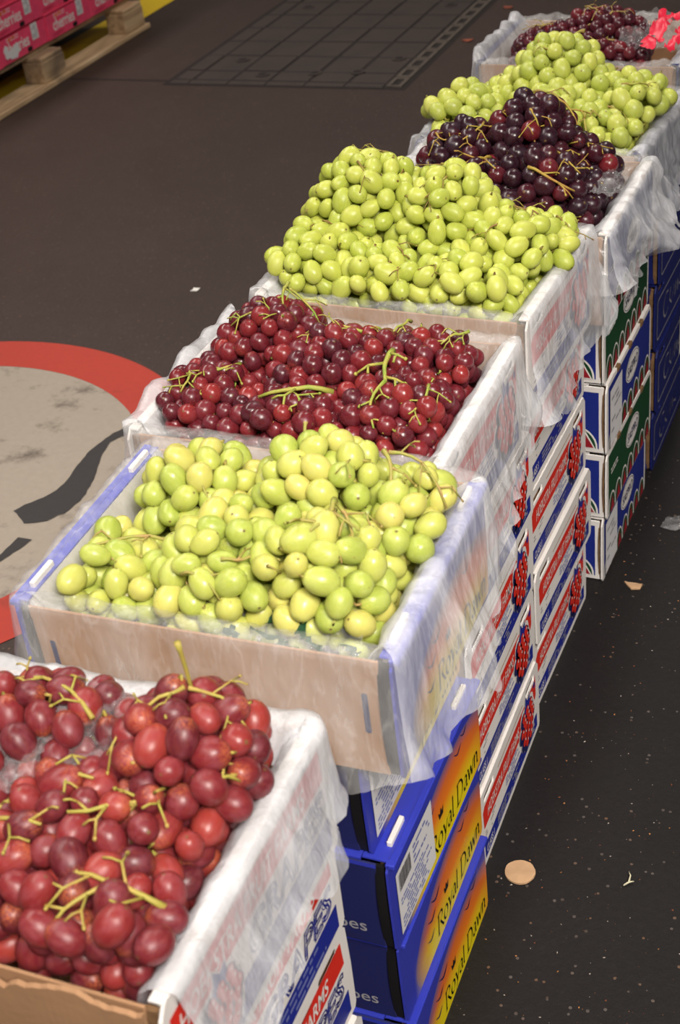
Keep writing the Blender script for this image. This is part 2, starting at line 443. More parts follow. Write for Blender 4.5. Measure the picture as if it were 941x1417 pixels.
# iron inspection cover laid in slabs
GX0, GX1, GY0, GY1 = -2.70, -1.775, 4.47, 6.4
link('floor_joint', sheet([rect(GX0 - .02, GX1 + .015, GY0 - .015, GY1)], PF, .0010), M['joint'], floor)
xs = [GX0, -2.62, -2.46, -2.305, -2.15, -1.995, -1.845]
ys = [GY0 + .045, 4.62, 4.80, 4.98, 5.16, 5.34, 5.52, 5.70, 5.88, 6.06]
for j in range(len(ys) - 1):
    for i in range(len(xs) - 1):
        g = .005 + .003 * random.random()
        rz = .003 + .0022 * random.random()
        o = box('paving_slab', M['slab'], floor, xs[i] + g, xs[i + 1] - g, ys[j] + g, ys[j + 1] - g, 0.0, rz, bev=.0012)
for i in range(len(xs) - 1):
    box('kerb_slab', M['slab'], floor, xs[i] + .003, xs[i + 1] - .003, GY0, GY0 + .036, 0, .0038, bev=.001)
y = GY0 + .005
while y < 6.2:
    o = link('edge_slab', sheet([rect(-1.838, -1.780, y, y + .098), rect(-1.824, -1.794, y + .016, y + .082)[::-1]], PF, .0052, .005), M['edge'], floor)
    y += .104
for (x, y) in ((-1.90, 4.78), (-2.36, 4.575), (-2.16, 4.60), (-2.0, 4.62), (-2.52, 4.74), (-1.93, 5.47), (-2.55, 5.44)):
    link('lifting_eye', sheet([ell(x, y, .026, .026, 20), ell(x, y, .017, .017, 16)[::-1]], PF, .0075, .004), M['slab'], floor)
    link('lifting_hole', sheet([ell(x, y, .016, .016, 16)], PF, .0064), M['joint'], floor)
link('floor_joint', sheet([rough_poly(rect(-3.16, GX0 - .02, 4.495, 4.505), .001, .03)], PF, .0012), M['joint'], floor)

# ------------------------------------------------------------------ crates
W, L = .400, .300
def PR(u, v, n): return (W / 2 + n, u - L / 2, v)          # right side, u runs away from the viewer
def PL(u, v, n): return (-W / 2 - n, L / 2 - u, v)
def PN(u, v, n): return (u - W / 2, -L / 2 - n, v)         # near end
def PB(u, v, n): return (W / 2 - u, L / 2 + n, v)
def panel_outline(Ln, H, ext, top=0.0, cham=.012):
    a, b = -ext, Ln + ext
    return [(a + .004, 0), (b - .004, 0), (b, .006), (b + .0015, H * .5), (b, H - cham), (b - cham * .8, H + top), (a + cham * .8, H + top), (a, H - cham), (a - .001, H * .5), (a, .006)]
def carton(H, side_mat, end_mat, slots=True, ext=.004, gap=.010, flap='brown_dark', rim=None):
    r = empty('fruit_crate')
    t = .003
    box('bottom_panel', M['brown'], r, -W / 2 + .012, W / 2 - .012, -L / 2 + .012, L / 2 - .012, .001, .006)
    holes = []
    if slots:
        for u in (.018, L - .066):
            holes.append(rrect(u, u + .048, H - .0245, H - .0115, .004)[::-1])
    side = link('side_panel', sheet([panel_outline(L, H, ext)] + holes, PR, 0, t), side_mat, r)
    other = link('side_panel', sheet([panel_outline(L, H, ext)] + holes, PL, 0, t), side_mat, r)
    box('inner_wall', M['white' if H > .14 else 'brown'], r, W / 2 - .0135, W / 2 - .0085, -L / 2 + .012, L / 2 - .012, .006, H - .003)
    box('inner_wall', M['white' if H > .14 else 'brown'], r, -W / 2 + .0085, -W / 2 + .0135, -L / 2 + .012, L / 2 - .012, .006, H - .003)
    e1 = box('end_panel', end_mat, r, -W / 2 + gap, W / 2 - gap, -L / 2, -L / 2 + t, .002, H - .004, bev=.001)
    e2 = box('end_panel', end_mat, r, -W / 2 + gap, W / 2 - gap, L / 2 - t, L / 2, .002, H - .004, bev=.001)
    fm = rim or side_mat; fw = .030 if H < .14 else .0135
    for sx in (-1, 1):
        xa, xb = sx * (W / 2 - fw), sx * (W / 2 - .0012)
        box('rim_flap', fm, r, min(xa, xb), max(xa, xb), -L / 2 + .004, L / 2 - .004, H - .0024, H - .0004)
    if H < .14:
        for sy in (-1, 1):
            ya, yb = sy * (L / 2 - fw), sy * (L / 2 - .001)
            box('rim_flap', fm, r, -W / 2 + .031, W / 2 - .031, min(ya, yb), max(ya, yb), H - .0034, H - .0006)
    # bowed corrugated flap that shows in the gap at each corner
    for sx in (-1, 1):
        for sy in (-1, 1):
            n = 9; vs = []; fs = []
            for i in range(n):
                q = i / (n - 1); z = .004 + (H - .012) * q; b = .004 * math.sin(math.pi * q)
                x0 = sx * (W / 2 - .0055); x1 = sx * (W / 2 - gap - .002); y0 = sy * (L / 2 - .001 + b); y1 = sy * (L / 2 - .006)
                vs += [(x0, y0, z), (x1, y0, z), (x1, y1, z), (x0, y1, z)]
            for i in range(n - 1):
                for k in range(4):
                    fs.append((i * 4 + k, i * 4 + (k + 1) % 4, i * 4 + 4 + (k + 1) % 4, i * 4 + 4 + k))
            fs += [(0, 1, 2, 3), (n * 4 - 1, n * 4 - 2, n * 4 - 3, n * 4 - 4)]
            link('corner_flap', mesh('flap', vs, fs), M[flap], r)
    return r, side, other, e1, e2
PRT = .0006
def emblem(P, cu, cv, s, side):
    rd = random.Random(3)
    rows = [(0, 3), (1, 3), (2, 4), (3, 3), (4, 3), (5, 2)]
    cs = []
    for k, n in rows:
        for i in range(n):
            cs.append((cu + (i - (n - 1) / 2) * s * .26 + (k % 2) * s * .05, cv + s * (.36 - k * .16) + rd.uniform(-.02, .02) * s))
    r = s * .150
    white = [ell(u, v, r * 1.6, r * 1.6, 10) for u, v in cs]
    leaf = [(cu - .30 * s, cv + .36 * s), (cu - .14 * s, cv + .50 * s), (cu - .08 * s, cv + .78 * s), (cu + .06 * s, cv + .60 * s), (cu + .22 * s, cv + .66 * s), (cu + .20 * s, cv + .50 * s), (cu + .34 * s, cv + .44 * s), (cu + .1 * s, cv + .34 * s)]
    link('emblem_outline', many(white + [[(cu + (u - cu) * 1.18, cv + .5 * s + (v - cv - .5 * s) * 1.2) for u, v in leaf]], P, PRT * 2.0), M['white'], side)
    link('emblem_shadow', many([ell(u - r * .2, v - r * .22, r * 1.28, r * 1.3, 10) for u, v in cs], P, PRT * 2.6), M['navy'], side)
    link('emblem_leaf', many([leaf], P, PRT * 2.8), M['blue'], side)
    vs, fs = [], []
    for j, (u, v) in enumerate(cs):      # overlapping red berries, each a hair further out
        pl = ell(u + r * .05, v + r * .08, r * .74, r * .78, 10); k = len(vs)
        vs += [P(a, b, PRT * 3.2 + j * .00001) for a, b in pl]; fs.append(tuple(range(k, k + 10)))
    link('emblem_berries', mesh('berries', vs, fs), M['red'], side)
    link('emblem_highlights', many([ell(u + r * .3, v + r * .40, r * .2, r * .24, 6) for u, v in cs], P, PRT * 4.4), M['white'], side)

def hoekstra(H, end_mat, variant=0):
    r, side, other, e1, e2 = carton(H, M['white'], end_mat, gap=.015)
    s = H / .135
    for P, sd in ((PR, side), (PL, other)):
        if variant == 0:
            band = [(.012, .068 * s), (.278, .068 * s), (.286, .078 * s), (.286, .116 * s), (.278, .107 * s), (.018, .107 * s), (.010, .100 * s)]
            link('red_band', many([band], P, PRT), M['red'], sd)
            link('brand_lettering', lettering('HOEKSTRA FRUIT FARMS', P, PRT * 2, .028, .192, .0785 * s, .0970 * s, .002, .3), M['white'], sd)
            link('blue_band', many([rect(.010, .288, .012 * s, .038 * s)], P, PRT), M['blue'], sd)
            link('class_lettering', lettering('CLASS 1', P, PRT * 2, .016, .052, .018 * s, .031 * s, .01, .1), M['white'], sd)
            link('fine_print', many(dashes(.070, .200, .016 * s, .035 * s, 3, 5) + dashes(.236, .284, .016 * s, .034 * s, 2, 9), P, PRT * 2), M['grey'], sd)
            link('fine_print', many(dashes(.118, .190, .040 * s, .068 * s, 5, 11, .9), P, PRT), M['bluegrey'], sd)
            link('fine_print', many(dashes(.016, .070, .042 * s, .066 * s, 4, 15, .55), P, PRT), M['grey'], sd)
            emblem(P, .234, .064 * s, .072 * s, sd)
            link('blue_dot', many([ell(.277, .104 * s, .005, .005, 12)], P, PRT * 2), M['blue'], sd)
        else:
            link('red_band', many([[(.004, .084 * s), (.290, .084 * s), (.288, .118 * s), (.004, .118 * s)]], P, PRT), M['red'], sd)
            link('brand_lettering', lettering('HOEKSTRA FRUIT FARMS', P, PRT * 2, .012, .252, .091 * s, .110 * s, .014, .25), M['white'], sd)
            link('grapes_lettering', outline_letters('GRAPES', P, PRT, .125, .284, .046 * s, .078 * s, .0022), M['blue'], sd)
            link('grapes_lettering', outline_letters('GRAPES', P, PRT, .130, .279, .050 * s, .074 * s, .0012), M['blue'], sd)
            link('blue_band', many([rect(.004, .290, .010 * s, .042 * s)], P, PRT), M['blue'], sd)
            link('fine_print', many(dashes(.110, .286, .013 * s, .041 * s, 3, 21, .9), P, PRT * 2), M['bluegrey'], sd)
            emblem(P, .070, .052 * s, .058 * s, sd)
    for P, e, n in ((PN, e1, 0), (PB, e2, 0)):
        if end_mat is M['white']:
            link('end_band', many([rect(.03, W - .03, .07 * s, .10 * s)], P, PRT), M['red'], e)
    # groove pressed into the rolled rim
    for P, sd in ((PR, side), (PL, other)):
        link('rim_groove', many([rect(.085, .215, H - .019, H - .0172)], P, PRT), M['brown'], sd)
    return r

def nib(strokes, P, off, u0, v0, s, ang=38, wn=.095, shear=.12):
    nx, ny = math.cos(R(ang)) * wn / 2, math.sin(R(ang)) * wn / 2
    polys = []
    for st in strokes:
        for a, b in zip(st, st[1:]):
            pl = [(a[0] - nx, a[1] - ny), (b[0] - nx, b[1] - ny), (b[0] + nx, b[1] + ny), (a[0] + nx, a[1] + ny)]
            d = (b[0] - a[0]) * ny - (b[1] - a[1]) * nx
            h = .022
            pl2 = [(a[0] - h, a[1]), (b[0] - h, b[1]), (b[0] + h, b[1]), (a[0] + h, a[1])]
            for q in (pl, pl2):
                polys.append([(u0 + s * (x + shear * y_), v0 + s * y_) for x, y_ in q])
    return polys
def arc(cx, cy, rx, ry, a0, a1, n=10): return [(cx + rx * math.cos(R(a0 + (a1 - a0) * i / n)), cy + ry * math.sin(R(a0 + (a1 - a0) * i / n))) for i in range(n + 1)]
GL = {
 'R': (.74, [[(.1, 0), (.1, 1)], [(.0, 1), (.1, 1)] + arc(.3, .76, .26, .24, 90, -90), [(.32, .5), (.68, 0), (.76, .02)], [(.02, 0), (.2, 0)]]),
 'o': (.58, [arc(.27, .3, .22, .3, 0, 360, 16)]),
 'y': (.54, [[(.0, .6), (.1, .58), (.27, .05)], [(.5, .6), (.27, .05), (.16, -.22), (.02, -.28)]]),
 'a': (.52, [[(.08, .5), (.2, .6), (.32, .58), (.38, .46), (.38, .04), (.46, 0)], [(.38, .34), (.18, .3), (.06, .18), (.1, .03), (.24, .0), (.38, .12)]]),
 'l': (.26, [[(.02, .96), (.1, 1), (.1, .04), (.18, 0)]]),
 ' ': (.34, []),
 'D': (.82, [[(.1, 0), (.1, 1)], [(.0, 1), (.2, 1)] + arc(.24, .5, .46, .5, 80, -80, 12) + [(.0, 0)]]),
 'w': (.80, [[(.0, .6), (.08, .58), (.2, 0), (.38, .52), (.54, 0), (.74, .6)]]),
 'n': (.56, [[(.0, .58), (.08, .6), (.08, 0)], [(.08, .4), (.2, .58), (.34, .56), (.4, .42), (.4, .04), (.48, 0)]]),
}
def royal_lettering(P, off, u0, u1, v0):
    tot = sum(GL[c][0] for c in 'Royal Dawn'); s = (u1 - u0) / tot; u = u0; polys = []
    for c in 'Royal Dawn':
        polys += nib(GL[c][1], P, off, u, v0, s); u += GL[c][0] * s
    return many(polys, P, off)
def royal(H, label, end_mat=None):
    r, side, other, e1, e2 = carton(H, M['sunrise'], end_mat or M['dusk'], slots=True, ext=.002, gap=.014, flap='black', rim=M['royal'])  # black corner flaps paint in the shadow of the corner gap
    for P, sd, sl in ((PR, side, label), (PL, other, False)):
        link('brand_lettering', royal_lettering(P, PRT * 1.5, .114, .290, .013), M['black'], sd)
        u, v, q = .148, .052, .013
        link('crown_mark', many([[(u, v), (u + q, v), (u + q * 1.15, v + q * .9), (u + q * .75, v + q * .45), (u + q * .5, v + q * 1.05), (u + q * .25, v + q * .45), (u - q * .15, v + q * .9)]], P, PRT * 1.5), M['black'], sd)
        birds = []
        for (bu, bv, bs) in ((.100, .062, .016), (.118, .080, .018), (.092, .036, .014), (.222, .088, .014), (.246, .098, .013)):
            birds.append([(bu - bs, bv + bs * .6), (bu - bs * .3, bv + bs * .1), (bu, bv), (bu + bs * .35, bv + bs * .12), (bu + bs, bv + bs * .35), (bu + bs * .3, bv - bs * .15), (bu, bv - bs * .22), (bu - bs * .4, bv)])
        link('bird_marks', many(birds, P, PRT * 1.5), M['navy'], sd)
        link('rim_strip', many([rect(-.001, L + .001, H - .0125, H - .001)], P, PRT), M['royal'], sd)
        if sl:
            st = link('address_sticker', many([rect(.012, .125, .014, H - .030)], P, PRT * 3), M['sticker'], sd)
            bars = []
            rd = random.Random(4); u = .018
            while u < .052:
                w_ = rd.choice((.0006, .001, .0016)); bars.append(rect(u, u + w_, H - .062, H - .036)); u += w_ + rd.choice((.0007, .0012))
            link('barcode', many(bars, P, PRT * 4), M['black'], sd)
            link('fine_print', many(dashes(.018, .118, .018, .066, 8, 31, .85) + dashes(.062, .118, .072, H - .036, 4, 32, .8), P, PRT * 4), M['bluegrey'], sd)
    for P, e in ((PN, e1), (PB, e2)):
        if not end_mat:
            link('grapes_lettering', lettering('grapes', P, PRT * 1.2, .298, .366, .016, .034, .004), M['grey'], e)
        if not end_mat: link('rim_strip', many([rect(.014, W - .014, H - .010, H - .004)], P, PRT), M['royal'], e)
        else: link('tape_mark', many([rrect(W - .034, W - .028, .055, .105, .002), rrect(.030, .036, .055, .105, .002)], P, PRT), M['navy'], e)
    for sx in (1, -1):
        box('rim_ledge', M['royal'], r, min(sx * (W / 2 - .004), sx * (W / 2 + .007)), max(sx * (W / 2 - .004), sx * (W / 2 + .007)), -L / 2, L / 2, H - .0075, H - .0005, bev=.0015)
    # white tabs standing in the hand holes
    for u in (.024, L - .06):
        for sx in (1, -1):
            x = sx * (W / 2 - .004)
            box('locking_tab', M['white'], r, min(x, x - sx * .006), max(x, x - sx * .006), u - L / 2, u - L / 2 + .040, H - .014, H + .006, bev=.001)
    return r

def saepro(H, green, sticker, torn=False, end_mat=None):
    r, side, other, e1, e2 = carton(H, M['white'], end_mat or M['white'], slots=False, ext=.004, gap=.006)
    fm = M['green'] if green else M['saeblue']
    for P, sd in ((PR, side), (PL, other)):
        link('print_field', many([rect(.006, L - .006, .004, H - .008)], P, PRT), fm, sd)
        link('logo_oval', many([ell(.165, .082, .046, .026, 28)], P, PRT * 2), M['white'], sd)
        link('logo_ring', sheet([ell(.165, .082, .043, .0235, 28), ell(.165, .082, .0415, .0222, 28)[::-1]], P, PRT * 2.6), M['navy'], sd)
        link('brand_lettering', lettering('SAEPRO', P, PRT * 3, .130, .200, .073, .091, .006, .12), M['navy'], sd)
        link('fine_print', many(dashes(.020, .075, .078, .092, 2, 41, .9), P, PRT * 2), M['white' if green else 'grey'], sd)
        n = 7; wd = (L - .012) / n
        outer, inner, tri = [], [], []
        for k in range(n):
            c = .006 + wd * (k + .5)
            outer.append([(c - wd / 2, .004)] + [(c + wd / 2 * math.cos(R(180 - t)), .012 + .030 * math.sin(R(t))) for t in range(0, 181, 15)] + [(c + wd / 2, .004)])
            inner.append([(c - wd / 2 + .003, .004)] + [(c + (wd / 2 - .003) * math.cos(R(180 - t)), .012 + .0265 * math.sin(R(t))) for t in range(0, 181, 15)] + [(c + wd / 2 - .003, .004)])
            tri.append([(c - .013, .005), (c + .013, .005), (c, .034)])
        link('scallop_border', many(outer, P, PRT * 1.6), M['white'], sd)
        link('scallop_field', many(inner, P, PRT * 2.2), M['green'], sd)
        link('border_triangles', many(tri, P, PRT * 2.8), M['darkred'], sd)
        if sticker:
            link('address_sticker', many([rect(.010, .088, .008, H - .016)], P, PRT * 4), M['sticker'], sd)
            link('fine_print', many(dashes(.018, .080, .03, H - .03, 7, 51, .7), P, PRT * 5), M['grey'], sd)
        if torn and P is PR:
            link('torn_paper', many([rough_poly([(.185, .066), (.206, .060), (.216, .084), (.210, .108), (.192, .122), (.176, .118), (.190, .096)], .004, .006)], P, PRT * 5), M['sticker'], sd)
    if not end_mat:
        for P, e in ((PN, e1), (PB, e2)):
            link('print_field', many([rect(.016, W - .014, .010, H - .014)], P, PRT), M['saeblue'], e)
            ou, inn, tr = [], [], []
            for c in (W - .056, W - .14, W - .224, W - .308):
                ou.append([(c - .040, .010)] + [(c + .040 * math.cos(R(180 - t)), .012 + .040 * math.sin(R(t))) for t in range(0, 181, 12)] + [(c + .040, .010)])
                inn.append([(c - .037, .011)] + [(c + .037 * math.cos(R(180 - t)), .012 + .037 * math.sin(R(t))) for t in range(0, 181, 12)] + [(c + .037, .011)])
                for d in (-.018, .018): tr.append([(c + d - .0155, .012), (c + d + .0155, .012), (c + d, .040)])
            link('arch_border', many(ou, P, PRT * 1.6), M['white'], e)
            link('arch_field', many(inn, P, PRT * 2.2), M['green'], e)
            link('triangle_border', many([[(a[0][0] - .003, a[0][1] - .002), (a[1][0] + .003, a[1][1] - .002), (a[2][0], a[2][1] + .006)] for a in tr], P, PRT * 2.5), M['white'], e)
            link('arch_triangles', many(tr, P, PRT * 3), M['darkred'], e)
    for i, u in enumerate((.07, .15, .23)):
        box('corrugated_tab', M['brown_dark'], r, W / 2 - .004, W / 2 + .0025, u - L / 2 - .008, u - L / 2 + .008, H - .008, H + .001, bev=.001)
    return r

def blue_crate(H, kind, end_mat=None):
    r, side, other, e1, e2 = carton(H, M['shadeblue'], end_mat or M['shadeblue'], slots=True, ext=.003)
    for P, sd in ((PR, side), (PL, other)):
        fr = rrect(.012, L - .012, .014, H - .034, .008); fi = rrect(.0145, L - .0145, .0165, H - .0365, .007)
        link('print_frame', sheet([fr, fi[::-1]], P, PRT), M['grey'], sd)
        link('script_mark', many(nib([arc(.5, .5, .5, .5, 60, 320, 12), [(1.2, .9), (1.1, .4), (1.5, .1), (1.9, .7)], [(2.2, .7), (2.1, .1), (2.6, .6), (2.7, .1)], [(3.2, .8), (2.9, .3), (3.4, .1)]], P, PRT, .06, .034, .046), P, PRT), M['grey'], sd)
        if kind: link('address_sticker', many([rect(.20, .275, .018, H - .026)], P, PRT * 3), M['sticker'], sd)
    return r

HH, HR, HS = .1353, .1385, .1311
P_hoek = hoekstra(HH, M['white'])
P_hoek1 = hoekstra(HH, M['white'], 1)
P_royal_l = royal(HR, True); P_royal = royal(HR, False)
P_sae_g = saepro(HS, True, False); P_sae_gt = saepro(HS, True, False, True); P_sae_b = saepro(HS, False, True)
P_blue = blue_crate(HS, False); P_blue_s = blue_crate(HS, True)
T_h1 = hoekstra(.150, M['brown'], 1); T_h = hoekstra(.150, M['brown']); T_r = royal(.150, False, M['brown'])
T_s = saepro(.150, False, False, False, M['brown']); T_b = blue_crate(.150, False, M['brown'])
used = set()
def put(proto, x, y, z, rz, label, group, name):
    o = proto if proto.name not in used else copy_tree(proto)
    used.add(proto.name)
    if o is proto: pass
    o.name = name; used.add(o.name)
    o.location = (x, y, z); o.rotation_euler = (0, 0, R(rz))
    tag(o, label, 'crate', group)
    return o
lev = ['bottom', 'second from bottom', 'third from bottom', 'topmost closed one']
stacks = {
 1: (-.654, .649, 0, HH, [P_hoek1] * 4, 'white crate with hollow blue lettering', 'in nearest stack'),
 2: (-.646, 1.028, .8, HR, [P_royal, P_royal, P_royal_l, P_royal_l], 'blue crate with orange sunrise print', 'in its stack'),
 3: (-.670, 1.386, .45, HH, [P_hoek] * 4, 'white grape-emblem crate', 'in stack beside sunrise-print crates'),
 4: (-.677, 1.720, -.9, HH, [P_hoek] * 4, 'white grape-emblem crate', 'in stack beside scallop-border crates'),
 5: (-.653, 2.078, -1.2, HS, [P_sae_b, P_sae_g, P_sae_b, P_sae_gt], '', 'in scallop-border stack'),
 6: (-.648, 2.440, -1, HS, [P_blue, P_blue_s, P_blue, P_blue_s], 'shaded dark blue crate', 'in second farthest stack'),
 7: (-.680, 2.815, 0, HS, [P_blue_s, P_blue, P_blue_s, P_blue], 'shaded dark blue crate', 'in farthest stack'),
}
JIT = {1: [(.0, 0), (.004, -.003), (-.002, .002), (.001, 0)], 2: [(.006, 0), (.004, .004), (.010, -.002), (-.010, .004)],
       3: [(.002, 0), (-.002, .003), (.001, -.002), (.003, 0)], 4: [(-.004, 0), (.004, .004), (-.002, -.002), (-.004, 0)]}
rj = random.Random(5)
zb = {}
for k, (x, y, rz, H, protos, look, where) in stacks.items():
    for i, p in enumerate(protos):
        lk = look
        if k == 5: lk = 'green crate with white logo oval' if p in (P_sae_g, P_sae_gt) else 'blue crate with paper address sticker'
        if p is P_sae_gt: lk = 'green crate with torn paper over its logo oval'
        jx, jy = JIT[k][i] if k in JIT else (rj.uniform(-.004, .004), rj.uniform(-.003, .003))
        put(p, x + jx, y + jy, i * H + .0005 * i, rz + rj.uniform(-.5, .5), lk + ', ' + lev[i] + ' ' + where, 'closed crates in the stacks', 'fruit_crate')
    zb[k] = 4 * H + .002
tops = {
 1: (-.637, .634, 1.0, T_h1, 'open white crate of red grapes nearest the camera, brown torn front edge'),
 2: (-.606, 1.014, 1.8, T_r, 'open blue-rimmed crate of green grapes with white tabs and brown front'),
 3: (-.668, 1.350, .3, T_h, 'open white crate of crimson grapes between the two front green ones'),
 4: (-.667, 1.712, -1.6, T_h, 'open white crate under the tallest heap of green grapes'),
 5: (-.640, 2.024, -1.0, T_s, 'open blue crate of blackish grapes behind the tall green heap'),
 6: (-.655, 2.350, -3.0, T_b, 'open blue crate of pale green grapes behind the blackish grapes'),
 7: (-.690, 2.800, 0, T_b, 'farthest open crate, holding dark red grapes and a pink printed bag'),
}
TOP = {}
for k, (x, y, rz, p, lb) in tops.items():
    o = put(p, x, y, zb[k], rz, lb, 'open crates on top of the stacks', 'fruit_crate')
    TOP[k] = (x, y, zb[k] + .150, R(rz))
for p in (P_hoek, P_hoek1, P_royal, P_royal_l, P_sae_g, P_sae_gt, P_sae_b, P_blue, P_blue_s, T_h1, T_h, T_r, T_s, T_b):
    assert 'label' in p, p.name
# torn strip of board standing up along the near edge of the first crate
def torn_edge():
    x, y, z, rz = TOP[1]
    n = 60; vs = []; fs = []
    for i in range(n + 1):
        u = -.19 + .38 * i / n
        h = -.004 + .016 * noise.noise((u * 20, 3, 1)) + .007 * noise.noise((u * 80, 5, 1))
        for (yy, zz) in ((-.158, -.09), (-.160, h), (-.156, h + .001), (-.154, -.09)):
            vs.append((u, yy + .004 * noise.noise((u * 12, zz * 9, 4)), zz))
    for i in range(n):
        for k in range(4):
            fs.append((i * 4 + k, i * 4 + (k + 1) % 4, i * 4 + 4 + (k + 1) % 4, i * 4 + 4 + k))
    fs += [(3, 2, 1, 0), tuple(n * 4 + k for k in range(4))]
    o = link('torn_flap', mesh('torn', vs, fs), M['brown'], [c for c in bpy.data.objects if c.get('label', '').startswith('open white crate of red grapes')][0])
    o.location = (0, 0, .150)
torn_edge()

# ------------------------------------------------------------------ liner bags
def liner(k, drops, inside, seed, label, amp=1.0, sides=(1, 1, 1, 1), skew=0.0):
    """film folded over the rim. sides / drops / inside in order near, right, far, left"""
    x, y, z, rz = TOP[k]
    hw, hl, rc = W / 2 + .004, L / 2 + .004, .014
    per = []
    segs = [((-hw + rc, -hl), (hw - rc, -hl), (0, -1), 0), ((hw, -hl + rc), (hw, hl - rc), (1, 0), 1), ((hw - rc, hl), (-hw + rc, hl), (0, 1), 2), ((-hw, hl - rc), (-hw, -hl + rc), (-1, 0), 3)]
    cnr = [(hw - rc, -hl + rc, -90), (hw - rc, hl - rc, 0), (-hw + rc, hl - rc, 90), (-hw + rc, -hl + rc, 180)]
    for (a, b, nn, sd), (cx, cy, a0) in zip(segs, cnr):
        n = 70 if sd in (0, 2) else 54
        for i in range(n): per.append((a[0] + (b[0] - a[0]) * i / n, a[1] + (b[1] - a[1]) * i / n, nn[0], nn[1], sd, i / n))
        for i in range(6):
            t = R(a0 + 15 * i); per.append((cx + rc * math.cos(t), cy + rc * math.sin(t), math.cos(t), math.sin(t), sd + i / 6, 1.0))
    def blend(vals, s):
        i = int(s) % 4; f = s - int(s)
        return vals[i] * (1 - f) + vals[(i + 1) % 4] * f
    def sideval(vals, p):
        s, q = p[4], p[5]
        if q == 1.0: return blend(vals, s)
        i = int(s); e = .14
        if q < e: m_ = .5 + .5 * q / e; return vals[i] * m_ + vals[(i - 1) % 4] * (1 - m_) if False else vals[i]
        return vals[i]
    N = len(per); prof_in = 7; prof_out = 18
    dr = np.array([sideval(drops, p) for p in per]); ins = np.array([sideval(inside, p) for p in per])
    ker = np.ones(17) / 17
    dr = np.convolve(np.concatenate((dr[-8:], dr, dr[:8])), ker, 'valid'); ins = np.convolve(np.concatenate((ins[-8:], ins, ins[:8])), ker, 'valid')
    rows = []
    for i, (px, py, nx, ny, sd, q) in enumerate(per):
        col = []
        s3 = Vector((px, py, 0)) * 1.0
        nl = lambda f, t, o: noise.noise((px * f + seed * 3.1, py * f + o, t))
        pk = 2.6 if (k in (3, 7) and int(sd + .5) % 4 == 3) else 1.0
        pf = pk * .006 * amp * (nl(26, 1.5, 0) + (.5 if pk > 1 else 0)) + .003 * amp * nl(80, 2.5, 4)
        for j in range(prof_in):           # inside, from the grapes up to the rim
            t = j / prof_in
            zz = -ins[i] * (1 - t) + .003 * nl(40, 3, j * .3)
            d = -.026 - .016 * (1 - t) + .006 * amp * nl(34, zz * 14, 9) + .003 * amp * nl(90, zz * 30, 11)
            d = min(d, -.020)
            col.append((d, zz))
        col.append((-.020, .003 + pf * .5)); col.append((-.012, .006 + pf)); col.append((-.004, .007 + pf)); col.append((.0035, .005 + pf))
        D = max(.012, dr[i] * (1 + .38 * nl(8, 0, 21) + .12 * nl(36, 0, 23)))
        for j in range(1, prof_out + 1):
            t = j / prof_out; zz = .004 - D * t
            fold = .5 + .5 * math.sin(px * 130 + py * 130 + zz * (40 + 60 * skew) + 5 * nl(7, zz * 6, 31))
            sk = 14 * skew * zz
            d = .004 + t * .006 * amp + t * (  .034 * amp * max(0, noise.noise((px * 13 + seed * 3, py * 13 + sk, zz * 4)) + .12) + .007 * amp * fold * t) + .006 * amp * (.3 + t) * abs(noise.noise((px * 42 + sk * 1.6, py * 42 + sk * 2.2 + seed, zz * 9))) + .0012 * amp * abs(nl(110, zz * 50, 47))
            col.append((d, zz + .002 * nl(60, zz * 40, 51)))
        rows.append([(px + nx * d, py + ny * d, zz) for d, zz in col])
    K = len(rows[0]); vs = [v for r_ in rows for v in r_]; fs = []
    ok = [sides[int(p[4]) % 4] for p in per]
    for i in range(N):
        i2 = (i + 1) % N
        if not (ok[i] and ok[i2]): continue
        for j in range(K - 1):
            fs.append((i * K + j, i2 * K + j, i2 * K + j + 1, i * K + j + 1))
    me = mesh('liner', vs, fs, True)
    me.materials.append(FILM3 if k == 1 else FILM); me.materials.append(FILM2)
    if k != 1:
        quads = [(per[i][4], 0) for i in range(N) if ok[i] and ok[(i + 1) % N] for j in range(K - 1)]
        me.polygons.foreach_set('material_index', [1 if (int(q[0] + .5) % 4) in (0, 2) or k == 2 and int(q[0] + .5) % 4 == 3 else 0 for q in quads])
    o = link('liner_bag', me, FILM); o.location = (x, y, z); o.rotation_euler = (0, 0, rz)
    tag(o, label, 'plastic liner', 'plastic liners folded over the open crates')
    return o
liner(1, (.05, .105, .07, .10), (.05, .05, .018, .05), 1, 'milky plastic liner over the rim of the nearest red grape crate', .9, (0, 1, 1, 1), .6)
liner(2, (.165, .165, .10, .09), (.018, .05, .05, .06), 2, 'clear plastic liner draped over the brown front of the sunrise-print crate', 1.1, skew=.3)
liner(3, (.12, .175, .08, .09), (.05, .06, .05, .06), 3, 'white plastic liner around the crimson grapes, falling far down one side', 1.0, skew=.8)
liner(4, (.13, .16, .07, .09), (.02, .05, .05, .05), 4, 'wrinkled plastic liner around the tallest heap of green grapes', 1.1, skew=.9)
liner(5, (.06, .105, .06, .08), (.045, .05, .05, .05), 5, 'crumpled plastic liner hanging over the green crate with torn paper', 1.5, skew=1.2)
liner(6, (.07, .135, .08, .08), (.03, .05, .05, .05), 6, 'plastic liner around the pale green grapes near the back', 1.5, skew=1.0)
liner(7, (.09, .12, .05, .10), (.06, .06, .05, .08), 7, 'plastic liner standing up around the farthest dark red grapes', 1.6)

